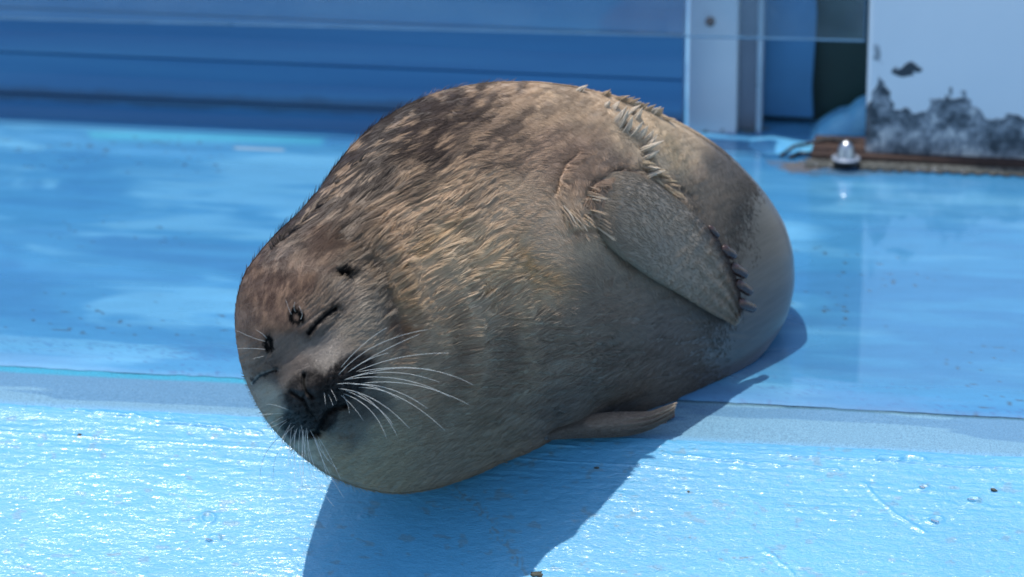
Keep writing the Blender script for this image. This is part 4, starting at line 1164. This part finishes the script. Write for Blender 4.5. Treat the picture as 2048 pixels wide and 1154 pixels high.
fur_m = NT("seal_hair")
hi = fur_m.n("ShaderNodeHairInfo")
cc = fur_m.mix(1.0, fur_m.attr("col"), fur_m.ramp(hi.outputs["Intercept"], [(0, 0.66), (0.5, 0.95), (1.0, 1.10)]), 'MULTIPLY')  # roots darkened in colour to deepen the shade between clumps
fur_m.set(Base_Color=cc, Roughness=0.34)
spec_by_tone(fur_m, 0.36)

NH = 360000
hx, hy = scatter(NH)
P0, Nn = surf_frame(hx, hy)
# clump centres on a jittered grid drawn out along the hair
a = R(-30.0); ca_, sa_ = math.cos(a), math.sin(a)
GU, GV = 56.0, 3.4
u = hx * ca_ + hy * sa_; vv = -hx * sa_ + hy * ca_
best = np.full(NH, 1e9); cux = np.zeros(NH); cvx = np.zeros(NH); cid = np.zeros(NH)
iu, iv = np.floor(u / GU), np.floor(vv / GV)
for du in (-1, 0, 1):
    for dv in (-1, 0, 1):
        gu, gv = iu + du, iv + dv
        su = (gu + _hash(gu, gv, gu * 0, 601)) * GU; sv = (gv + _hash(gu, gv, gu * 0, 602)) * GV
        dd = ((u - su) / GU) ** 2 + ((vv - sv) / GV) ** 2
        k = dd < best
        best = np.where(k, dd, best); cux = np.where(k, su, cux); cvx = np.where(k, sv, cvx); cid = np.where(k, _hash(gu, gv, gu * 0, 603), cid)
cx = cux * ca_ - cvx * sa_; cy = cux * sa_ + cvx * ca_
far = rho_of(cx, cy) > 0.995
cx = np.where(far, hx, cx); cy = np.where(far, hy, cy)
Pc, Nc = surf_frame(cx, cy)
def tangent(px, py, n, jit):
    fx, fy = flow(px, py)
    fx, fy = fx * np.cos(jit) - fy * np.sin(jit), fx * np.sin(jit) + fy * np.cos(jit)
    d3 = fx[:, None] * RGT + (-fy)[:, None] * UPV
    t = d3 - n * np.sum(d3 * n, 1)[:, None]
    ln = np.linalg.norm(t, axis=1)[:, None]
    t = t / (ln + 1e-6)
    return t
Ts = tangent(hx, hy, Nn, rng.normal(0, 0.07, NH))
Tc = tangent(cx, cy, Nc, (cid - 0.5) * 0.22)
Lh = hair_len(hx, hy) * rng.uniform(0.75, 1.2, NH)
Lc = hair_len(cx, cy) * (0.85 + 0.5 * cid)
cl = clumping(hx, hy)
k_ = 5
tt = np.linspace(0, 1, k_)
lift = 0.035 + 0.13 * cl * ((cid * 7.13) % 1.0)
strand = np.zeros((NH, k_, 3))
for i, t in enumerate(tt):
    own = P0 + Ts * (Lh * t)[:, None] + Nn * (Lh * lift * (t - 0.45 * t * t))[:, None]
    cen = Pc + Tc * (Lc * t + 0.0)[:, None] + Nc * (Lc * lift * (t - 0.45 * t * t))[:, None]
    m = cl * t ** 1.2
    strand[:, i] = own * (1 - m)[:, None] + cen * m[:, None]
    strand[:, i] += Nn * 0.0002
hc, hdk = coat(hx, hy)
keep_h = (rng.random(NH) > sstep(1400, 1530, hx + 0.2 * (hy - 450) + 14 * fbm(hx / 40, hy / 40, 0, 77, 2)))
keep_h &= (rng.random(NH) > 0.9 * gauss(hx, hy, 608, 785, 30, 26))
for ln_ in (EYE_R, EYE_L, [(609, 750), (608, 768), (613, 783), (624, 793)]):
    keep_h &= seg_dist(hx, hy, ln_)[0] > 5.0
keep_h &= gauss(hx, hy, 686, 552, 15, 9, 0.45) < 0.6
# hair of the far side, grown from the mesh rings behind the outline
NBK = 60000
gb_ = Vall.reshape(nr, NPHI, 3)
bi = (NS - 8 + rng.integers(0, 50, NBK)); bj = rng.integers(0, NPHI, NBK)
Pq = gb_[bi, bj]; Pn_ = gb_[bi + 1, bj] - Pq; Pm_ = gb_[bi, (bj + 1) % NPHI] - Pq
nb_ = np.cross(Pn_, Pm_); nb_ /= np.linalg.norm(nb_, axis=1)[:, None] + 1e-12
outw = Pq - (Cw + np.array([0.0, 0.1, 0.0])); nb_ *= np.sign(np.sum(nb_ * outw, 1))[:, None]
bpx = np.concatenate([PX, PX2])[bi, bj]; bpy_ = np.concatenate([PY, PY2])[bi, bj]
Tb = tangent(bpx, bpy_, nb_, rng.normal(0, 0.13, NBK))
Pq = Pq + Pn_ * rng.random((NBK, 1)) + Pm_ * rng.random((NBK, 1))
Lb = np.minimum(hair_len(bpx, bpy_), 0.013) * rng.uniform(0.75, 1.2, NBK)
stb = np.stack([Pq + Tb * (Lb * t)[:, None] + nb_ * (Lb * 0.08 * (t - 0.45 * t * t) + 0.0002)[:, None] for t in tt], 1)
kb = (rng.random(NBK) > sstep(1400, 1480, bpx)) & (Pq[:, 2] > ground_z(Pq[:, 0], Pq[:, 1]) + 0.008)
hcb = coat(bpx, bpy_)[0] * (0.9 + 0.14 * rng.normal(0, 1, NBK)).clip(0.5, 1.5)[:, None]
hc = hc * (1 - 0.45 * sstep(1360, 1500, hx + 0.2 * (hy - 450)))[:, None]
hc = hc * (0.92 + 0.16 * cid * cl + 0.10 * rng.normal(0, 1, NH))[:, None].clip(0.5, 1.6)
rad = np.array([0.00020, 0.00020, 0.00017, 0.00012, 0.00003])[None] * (0.8 + 0.4 * rng.random(NH))[:, None]
rad = rad * lerp(1.0, 0.50, np.clip(1.3 * gauss(hx, hy, 610, 730, 150, 160), 0, 1))[:, None]
rb_ = np.array([0.00020, 0.00020, 0.00017, 0.00012, 0.00003])[None] * np.ones((NBK, 1))
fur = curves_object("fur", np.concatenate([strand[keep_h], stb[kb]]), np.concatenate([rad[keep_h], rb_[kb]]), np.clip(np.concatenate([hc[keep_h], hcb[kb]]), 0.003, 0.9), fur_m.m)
fur["kind"] = "stuff"

# hair of the upper flipper
NF = 26000
fi = rng.integers(2, 140, NF); fj = rng.integers(0, fpx.shape[1], NF)
keep = fn[fj] > -0.2
fi, fj = fi[keep], fj[keep]
nF = len(fi)
grid1 = V1[:-2].reshape(fpx.shape + (3,))
Pf = grid1[fi, fj]; Pn = grid1[fi + 1, fj]; Pm = grid1[fi, (fj + 1) % fpx.shape[1]]
Pf = Pf + (Pn - Pf) * rng.random((nF, 1)) + (Pm - Pf) * rng.random((nF, 1))
du_ = Pn - grid1[fi, fj]; dv_ = Pm - grid1[fi, fj]
nf = np.cross(du_, dv_); nf /= np.linalg.norm(nf, axis=1)[:, None] + 1e-12
nf *= np.sign(-(nf @ FWD))[:, None]
tf = du_ / (np.linalg.norm(du_, axis=1)[:, None] + 1e-12)
vdir = dv_ / (np.linalg.norm(dv_, axis=1)[:, None] + 1e-12)
wv = 0.30 * vnoise(fpx[fi, fj] / 26, fpy[fi, fj] / 16, 0, 611) + rng.normal(0, 0.12, nF)
tf = tf * np.cos(wv)[:, None] + vdir * np.sin(wv)[:, None]
Lf = lerp(0.012, 0.0055, sstep(0.0, 0.45, fs[fi])) * rng.uniform(0.7, 1.2, nF)
st2 = np.zeros((nF, 5, 3))
for i, t in enumerate(tt):
    st2[:, i] = Pf + tf * (Lf * t)[:, None] + nf * (Lf * 0.13 * (t - 0.4 * t * t) + 0.0001)[:, None]
colr = fc[fi, fj] * (0.95 + 0.07 * rng.normal(0, 1, nF)).clip(0.5, 1.5)[:, None]
rad2 = np.array([0.0002, 0.0002, 0.00017, 0.00012, 0.00004])[None] * np.ones((nF, 1))
fo = curves_object("flipper_fur", st2, rad2, np.clip(colr, 0.003, 0.9), fur_m.m)
fo["kind"] = "stuff"

NL = 12000
li = rng.integers(2, 92, NL); lj = rng.integers(0, gpx.shape[1], NL)
li, lj = li[gn[lj] > -0.3], lj[gn[lj] > -0.3]
grid2 = V2[:-2].reshape(gpx.shape + (3,))
A0 = grid2[li, lj]; dU = grid2[li + 1, lj] - A0; dV = grid2[li, (lj + 1) % gpx.shape[1]] - A0
nl = np.cross(dU, dV); nl /= np.linalg.norm(nl, axis=1)[:, None] + 1e-12; nl *= np.sign(-(nl @ FWD))[:, None]
A0 = A0 + dU * rng.random((len(li), 1)) + dV * rng.random((len(li), 1))
tl = dU / (np.linalg.norm(dU, axis=1)[:, None] + 1e-12); vl = dV / (np.linalg.norm(dV, axis=1)[:, None] + 1e-12)
wl = rng.normal(0, 0.14, len(li)); tl = tl * np.cos(wl)[:, None] + vl * np.sin(wl)[:, None]
Ll = 0.0055 * rng.uniform(0.7, 1.2, len(li))
st3 = np.stack([A0 + tl * (Ll * t)[:, None] + nl * (Ll * 0.10 * (t - 0.4 * t * t) + 0.0001)[:, None] for t in tt], 1)
lo_ = curves_object("flipper_fur", st3, np.array([0.0002, 0.0002, 0.00016, 0.00011, 0.00003])[None] * np.ones((len(li), 1)), np.clip(gc[li, lj] * (0.95 + 0.2 * rng.normal(0, 1, len(li))).clip(0.5, 1.5)[:, None], 0.003, 0.9), fur_m.m)
lo_["kind"] = "stuff"

# standing tufts of old hair along the crease of the back, the outline and the armpit
TUFTS = []   # base px, tip px, width, colour, lift
pale = (0.72, 0.62, 0.48); warm = (0.50, 0.37, 0.24); tan = (0.42, 0.31, 0.21); dkb_ = (0.09, 0.07, 0.055)
def T_(b, t, w, c, lf=0.35): TUFTS.append((b, t, w, c, lf))
for b, t, w in (((1233,244),(1254,211),8),((1240,252),(1258,216),8),((1253,262),(1266,230),9),((1266,268),(1287,242),9),((1262,225),(1282,209),7),((1272,236),(1285,215),7),((1276,276),(1297,250),9),
                ((1288,285),(1308,259),9),((1293,292),(1315,268),7),((1285,300),(1328,281),8),((1292,316),(1320,300),8),((1228,214),(1240,202),7),((1212,212),(1220,201),6),
                ((1295,335),(1322,337),8),((1300,350),(1330,342),8),((1290,300),(1313,273),6),((1245,240),(1264,222),6)):
    T_(b, t, w, pale)
for b, t, w in (((1158,180),(1176,170),7),((1208,188),(1223,175),8),((1216,190),(1224,180),6),((1238,196),(1262,187),8),((1250,200),(1272,190),8),((1262,204),(1283,192),8),((1272,206),(1286,197),7),
                ((1285,212),(1303,201),8),((1298,216),(1316,203),8),((1308,222),(1326,208),8),((1316,226),(1331,211),8),((1330,236),(1354,236),7),((1246,196),(1258,186),6),((1276,208),(1291,200),6)):
    T_(b, t, w, warm if b[0] % 3 else pale, 0.5)
for k in range(12):     # front edge of the flipper root, hanging tufts
    s = random.random()
    bx = np.interp(s, [0, .5, 1], [1178, 1176, 1192]); by = np.interp(s, [0, 1], [370, 452])
    T_((bx - 3 + random.uniform(-3, 3), by), (bx + random.uniform(14, 44), by + 4 + 16 * s + random.uniform(-8, 12)), 2.6, random.choice([tan, tan, warm, (0.58, 0.49, 0.37)]), 0.12)
for k in range(28):
    s = random.random()
    T_((1120 + 60 * s + random.uniform(-5, 5), 424 + 14 * s + random.uniform(-18, 12)), (1134 + 60 * s + random.uniform(-4, 14), 456 + random.uniform(-10, 8)), 2.8, random.choice([tan, warm, (0.58, 0.49, 0.37)]), 0.12)
for k in range(9):
    T_((1122 - 12 * k / 8, 335 + 50 * k / 8), (1114 - 12 * k / 8 + random.uniform(-4, 4), 352 + 52 * k / 8), 4, warm, 0.35)
for k in range(26):     # straggling tufts below the crease
    s = random.random()
    bx = 1290 + 60 * s + random.uniform(-16, 10); by = 318 + 78 * s + random.uniform(-12, 12)
    T_((bx, by), (bx + random.uniform(16, 30), by + random.uniform(0, 16)), 5, warm if k % 2 else (0.55, 0.44, 0.29), 0.25)
for k in range(14):     # dark wet tufts on the left outline and nape
    s = random.random()
    bx = np.interp(s, [0, .3, .7, 1], [545, 590, 650, 720]); by = np.interp(s, [0, .3, .7, 1], [492, 448, 385, 300])
    bx += random.uniform(0, 12); by += random.uniform(0, 10)
    T_((bx, by), (bx + random.uniform(16, 26), by - random.uniform(18, 34)), 3.0, dkb_ if random.random() < 0.7 else tan, 0.12)
for b, t in (((550,492),(541,474)),((556,486),(549,466)),((562,480),(558,463)),((545,498),(538,484))):
    T_(b, t, 5, dkb_, 0.3)
for k in range(0):    # clumps over the neck
    s, r_ = random.random(), random.random()
    bx = 720 + 260 * s + 60 * (r_ - 0.5); by = 560 - 190 * s + 150 * (r_ - 0.5)
    fx, fy = flow(np.array([bx]), np.array([by]))
    L_ = random.uniform(28, 48)
    T_((bx, by), (bx + fx[0] * L_, by + fy[0] * L_), 4.5, random.choice([(0.55, 0.43, 0.30), (0.48, 0.35, 0.23), (0.44, 0.28, 0.13), (0.58, 0.50, 0.39)]), 0.08)
for k in range(0):     # pale tips on the folds
    s = random.random(); wch = random.random() < 0.6
    bx = np.interp(s, [0, 1], [890, 950]) if wch else np.interp(s, [0, 1], [1010, 1050]); by = np.interp(s, [0, 1], [520, 660]) if wch else np.interp(s, [0, 1], [510, 620])
    T_((bx + random.uniform(-8, 8), by), (bx + 20, by - random.uniform(2, 10)), 4, (0.55, 0.47, 0.36), 0.16)
sp, sr, scol = [], [], []
for b, t, w, c, lf in TUFTS:
    nst = int(30 if w < 6 else 130)
    bxs = b[0] + rng.normal(0, 0.42, nst) * w * (0.8 if w < 6 else 1.0); bys = b[1] + rng.normal(0, 0.35, nst) * w
    r_ = rho_of(bxs, bys); k = r_ > 0.992
    bxs[k] = C0[0] + (bxs[k] - C0[0]) / r_[k] * 0.992; bys[k] = C0[1] + (bys[k] - C0[1]) / r_[k] * 0.992
    Pb, Nb = surf_frame(bxs, bys)
    c0, n0 = surf_frame(np.array([min(max(b[0], 0), 2048)]) * 1.0, np.array([b[1]]) * 1.0)
    rb = rho_of(np.array([b[0]]), np.array([b[1]]))[0]
    if rb > 0.992:
        c0, n0 = Pb.mean(0)[None], Nb.mean(0)[None]
    scale = project(c0)[2][0] / FP
    vec = (t[0] - b[0]) * scale * RGT - (t[1] - b[1]) * scale * UPV
    Lt = np.linalg.norm(vec)
    tip = c0[0] + vec - FWD * Lt * lf * 0.5
    for q in range(1, 5):   # spread fan of tips
        pass
    spread = rng.normal(0, 0.02 if w >= 6 else 0.05, (nst, 3)) * Lt
    q = rng.uniform(0.70, 1.0, nst)[:, None]
    tips = Pb + (tip + spread * 0.6 - Pb) * q
    mids = Pb + (tips - Pb) * 0.5 + n0 * Lt * 0.10
    S_ = np.stack([Pb - Nb * 0.0008, Pb * 0.7 + mids * 0.3 + n0 * Lt * 0.03, mids, tips * 0.55 + mids * 0.45, tips], 1)
    sp.append(S_); sr.append(np.array([0.00024, 0.00023, 0.00019, 0.00013, 0.00002])[None] * (np.ones((nst, 1)) if w >= 6 else 0.75 * np.ones((nst, 1))))
    base_c = coat(np.array([b[0]]), np.array([b[1]]), False)[0][0]
    scol.append((np.array(c)[None] * 0.8 + base_c[None] * 0.2) * rng.uniform(0.8, 1.15, (nst, 1)))
tufts = curves_object("fur_tufts", np.concatenate(sp), np.concatenate(sr), np.clip(np.concatenate(scol), 0.003, 0.92), fur_m.m)
tufts["kind"] = "stuff"; tufts["label"] = "pale spiky tufts of moulting hair along the back and the armpit"

# ---- claws ---------------------------------------------------------------------
claw_m = simple_mat("brown_claw_horn", (0.050, 0.028, 0.024), 0.25, 0, 0.4, 200)
tip_c = simple_mat("reddish_claw_horn", (0.10, 0.045, 0.035), 0.28, 0, 0.3, 200)
def claw(b, t, r, Df, mat):
    D1 = Df(np.array([b[0]]), np.array([b[1]]))[0]; D2 = Df(np.array([t[0]]), np.array([t[1]]))[0]
    A_ = unproj(np.array(b[0]), np.array(b[1]), np.array(D1)); B_ = unproj(np.array(t[0]), np.array(t[1]), np.array(D2))
    B_ = A_ + (B_ - A_) * 1.0; r = r * 1.30
    back = A_ - (B_ - A_) * 0.25 + FWD * 0.003
    mid = (A_ + B_) / 2 - FWD * 0.0012
    pts = crspline([back, A_, mid, B_, B_ + (B_ - A_) * 0.06], 14)
    rr = np.interp(np.linspace(0, 1, 14), [0, 0.3, 0.6, 0.9, 1], [r * 0.8, r, r * 0.95, r * 0.82, r * 0.45])
    o = tube("claw", pts, rr, mat, seg=12); under_seal(o); return o
Dc = lambda x, y: surf_D(x, y, False) - 0.026
for b, t, r in (((1421,457),(1434,471),0.0034), ((1448,498),(1466,511),0.0050), ((1467,535),(1488,549),0.0054), ((1477,568),(1498,583),0.0054), ((1481,606),(1505,616),0.0056)):
    claw(b, t, r, Dc, claw_m)
Dl2 = lambda x, y: D0 - 0.022 + 0.42 * (x - 1100) / PXM
for b, t, r, m_ in (((1322,838),(1345,829),0.0038, tip_c), ((1305,852),(1330,845),0.0032, claw_m)):
    claw(b, t, r, Dl2, m_)

# ---- whiskers --------------------------------------------------------------------
wh_m = NT("pale_whisker"); wh_m.set(Base_Color=(0.80, 0.80, 0.74, 1), Roughness=0.25); wh_m.p.inputs["Transmission Weight"].default_value = 0.25
wh_m = wh_m.m
dk_m = simple_mat("dark_whisker", (0.10, 0.10, 0.10), 0.4)
WH = [((681,736),(725,690),(774,655)), ((676,751),(750,692),(855,659)), ((701,741),(740,718),(777,706)), ((711,744),(800,715),(897,706)), ((686,761),(775,738),(865,740)), ((716,744),(840,737),(947,770)),
      ((691,759),(800,758),(902,795)), ((721,767),(830,770),(939,810)), ((701,769),(780,778),(855,817)), ((716,775),(800,795),(890,861)), ((676,777),(750,800),(819,857)), ((705,781),(755,815),(794,871)),
      ((686,787),(740,820),(773,877)), ((681,790),(705,812),(727,842)), ((661,777),(668,790),(674,803)), ((686,790),(695,808),(699,827)), ((700,755),(790,745),(880,765)), ((690,780),(750,812),(786,850)),
      ((672,768),(740,772),(800,800)), ((695,745),(760,705),(840,668)), ((648,785),(650,798),(651,810)), ((656,788),(662,800),(666,812)),
      ((567,827),(540,828),(518,830)), ((567,833),(550,842),(533,852)), ((575,842),(555,862),(548,892)), ((583,845),(568,870),(563,892)), ((583,857),(580,900),(583,938)), ((590,860),(588,920),(591,973)),
      ((600,858),(598,915),(606,973)), ((606,862),(605,930),(616,983)), ((613,855),(620,905),(634,943)), ((616,862),(625,940),(668,1013)), ((626,867),(650,930),(688,996)), ((628,867),(645,905),(674,938)),
      ((636,877),(645,900),(656,922)), ((596,855),(580,890),(577,930)), ((580,850),(566,885),(556,915)), ((607,858),(610,900),(625,960)), ((590,850),(560,880),(545,905)), ((620,860),(640,905),(660,975)), ((611,860),(608,920),(600,985)),
      ((578,820),(548,810),(533,809)), ((574,838),(548,852),(525,856)), ((602,850),(606,890),(600,940)), ((594,858),(588,900),(596,950)), ((632,868),(655,905),(682,960)),
      ((532,683),(505,675),(473,661)), ((532,699),(505,697),(475,697)), ((530,712),(515,715),(505,718)), ((535,678),(525,668),(513,660)), ((592,625),(588,615),(590,604)), ((600,640),(604,628),(598,612)), ((584,630),(578,618),(572,600))]
DK = [((562,872),(530,910),(520,960)), ((556,905),(548,930),(546,975))]
for idx, (a_, b_, c_) in enumerate(WH + DK):
    da = surf_D(np.array([a_[0]], float), np.array([a_[1]], float))[0]
    ln = math.hypot(c_[0] - a_[0], c_[1] - a_[1]) / PXM
    lf = 0.35 if a_[0] > 650 else 0.30
    A_ = unproj(np.array(a_[0]), np.array(a_[1]), np.array(da + 0.001))
    B_ = unproj(np.array(b_[0]), np.array(b_[1]), np.array(da - ln * lf * 0.7))
    C_ = unproj(np.array(c_[0]), np.array(c_[1]), np.array(da - ln * lf))
    t = np.linspace(0, 1, 16)[:, None]
    B2 = 2 * B_ - (A_ + C_) / 2
    pts = (1 - t) ** 2 * A_ + 2 * t * (1 - t) * B2 + t ** 2 * C_
    wx_, wy_, wd2 = project(pts)
    ins = rho_of(wx_, wy_) < 0.985
    need = np.where(ins, surf_D(wx_, wy_) - 0.0015 - 0.006 * t[:, 0], 1e9)
    pull = np.maximum(0, wd2 - need); pull[:2] = 0
    last = 0.0
    for q_ in range(len(pull)):          # keep the whisker smooth once it clears the cheek
        last = max(last, pull[q_]); pull[q_] = last
    pull = np.convolve(np.pad(pull, 2, mode='edge'), np.ones(5) / 5, 'valid')
    pts = unproj(wx_, wy_, wd2 - pull)
    r0 = 0.00025 if ln > 0.05 else 0.00020
    dark = idx >= len(WH)
    o = tube("whisker", pts, np.linspace(r0, r0 * 0.55, 16), dk_m if dark else wh_m, seg=5)
    under_seal(o)
    if dark: o["label"] = "dark whisker hanging over the pool rim"

# ================================================================== SMALL THINGS
def pebble(name, px, py, r, mat, lab, cat, group=None, z=0.004, seed=0, flat=0.5):
    P = on_plane(px, py, 0.0)
    ray = P - CAM; lo, hi = 0.5, 1.6
    for _ in range(50):
        k = (lo + hi) / 2; Q_ = CAM + ray * k
        if Q_[2] > ground_z(Q_[0], Q_[1]) + z: lo = k
        else: hi = k
    P = CAM + ray * lo
    rr = np.random.default_rng(seed)
    V, F = [], []
    n, m = 9, 16
    for i in range(n):
        ph = -math.pi / 2 + math.pi * i / (n - 1)
        for j in range(m):
            a = 2 * math.pi * j / m
            k = r * (1 + (0.35 if flat > 0.3 else 0.04) * rr.normal() * math.cos(ph))
            V.append((k * math.cos(ph) * math.cos(a) * 1.3, k * math.cos(ph) * math.sin(a), k * flat * math.sin(ph)))
    for i in range(n - 1):
        for j in range(m):
            F.append((i*m + j, i*m + (j+1) % m, (i+1)*m + (j+1) % m, (i+1)*m + j))
    o = py_mesh(name, V, F, mat, True); o.location = P; o.rotation_euler = (0.25, 0, random.random() * 3)
    tag(o, lab, cat, group); return o
dirt_m = simple_mat("dark_dirt_crumb", (0.06, 0.065, 0.05), 0.8, 0, 0.5, 400)
pebble("dirt_crumb", 1193, 936, 0.0026, dirt_m, "brown dirt crumb in the seal's shadow near the rim edge", "crumb", "crumbs of dirt on the rim", seed=1)
pebble("dirt_crumb", 1075, 1149, 0.0055, dirt_m, "largest dark dirt crumb, at the lower tip of the seal's shadow", "crumb", "crumbs of dirt on the rim", seed=2)
pebble("dirt_crumb", 1988, 980, 0.0030, dirt_m, "dark dirt crumb on the sunlit rim, far right", "crumb", "crumbs of dirt on the rim", seed=3)
pebble("dirt_crumb", 160, 870, 0.0024, dirt_m, "small dark crumb on the sunlit rim, far left", "crumb", "crumbs of dirt on the rim", seed=4)
pebble("dirt_crumb", 1377, 983, 0.0022, dirt_m, "small dark crumb on the sunlit rim a little right of the seal's shadow", "crumb", "crumbs of dirt on the rim", seed=5)
for k, (px, py, r, lab) in enumerate(((1870, 1041, 0.0050, "flat water drop on the rim below the long pale brush run"), (1943, 998, 0.0046, "flat water drop on the rim beneath the far right dirt crumb"),
                                      (1845, 973, 0.0040, "flat water drop on the rim, highest of the drops at the right"), (418, 1078, 0.0040, "flat water drop on the rim below the ring shaped paint blister"))):
    pebble("water_drop", px, py, r, drop_m.m, lab, "water drop", "water drops lying on the rim", z=0.0045, seed=20 + k, flat=0.13)
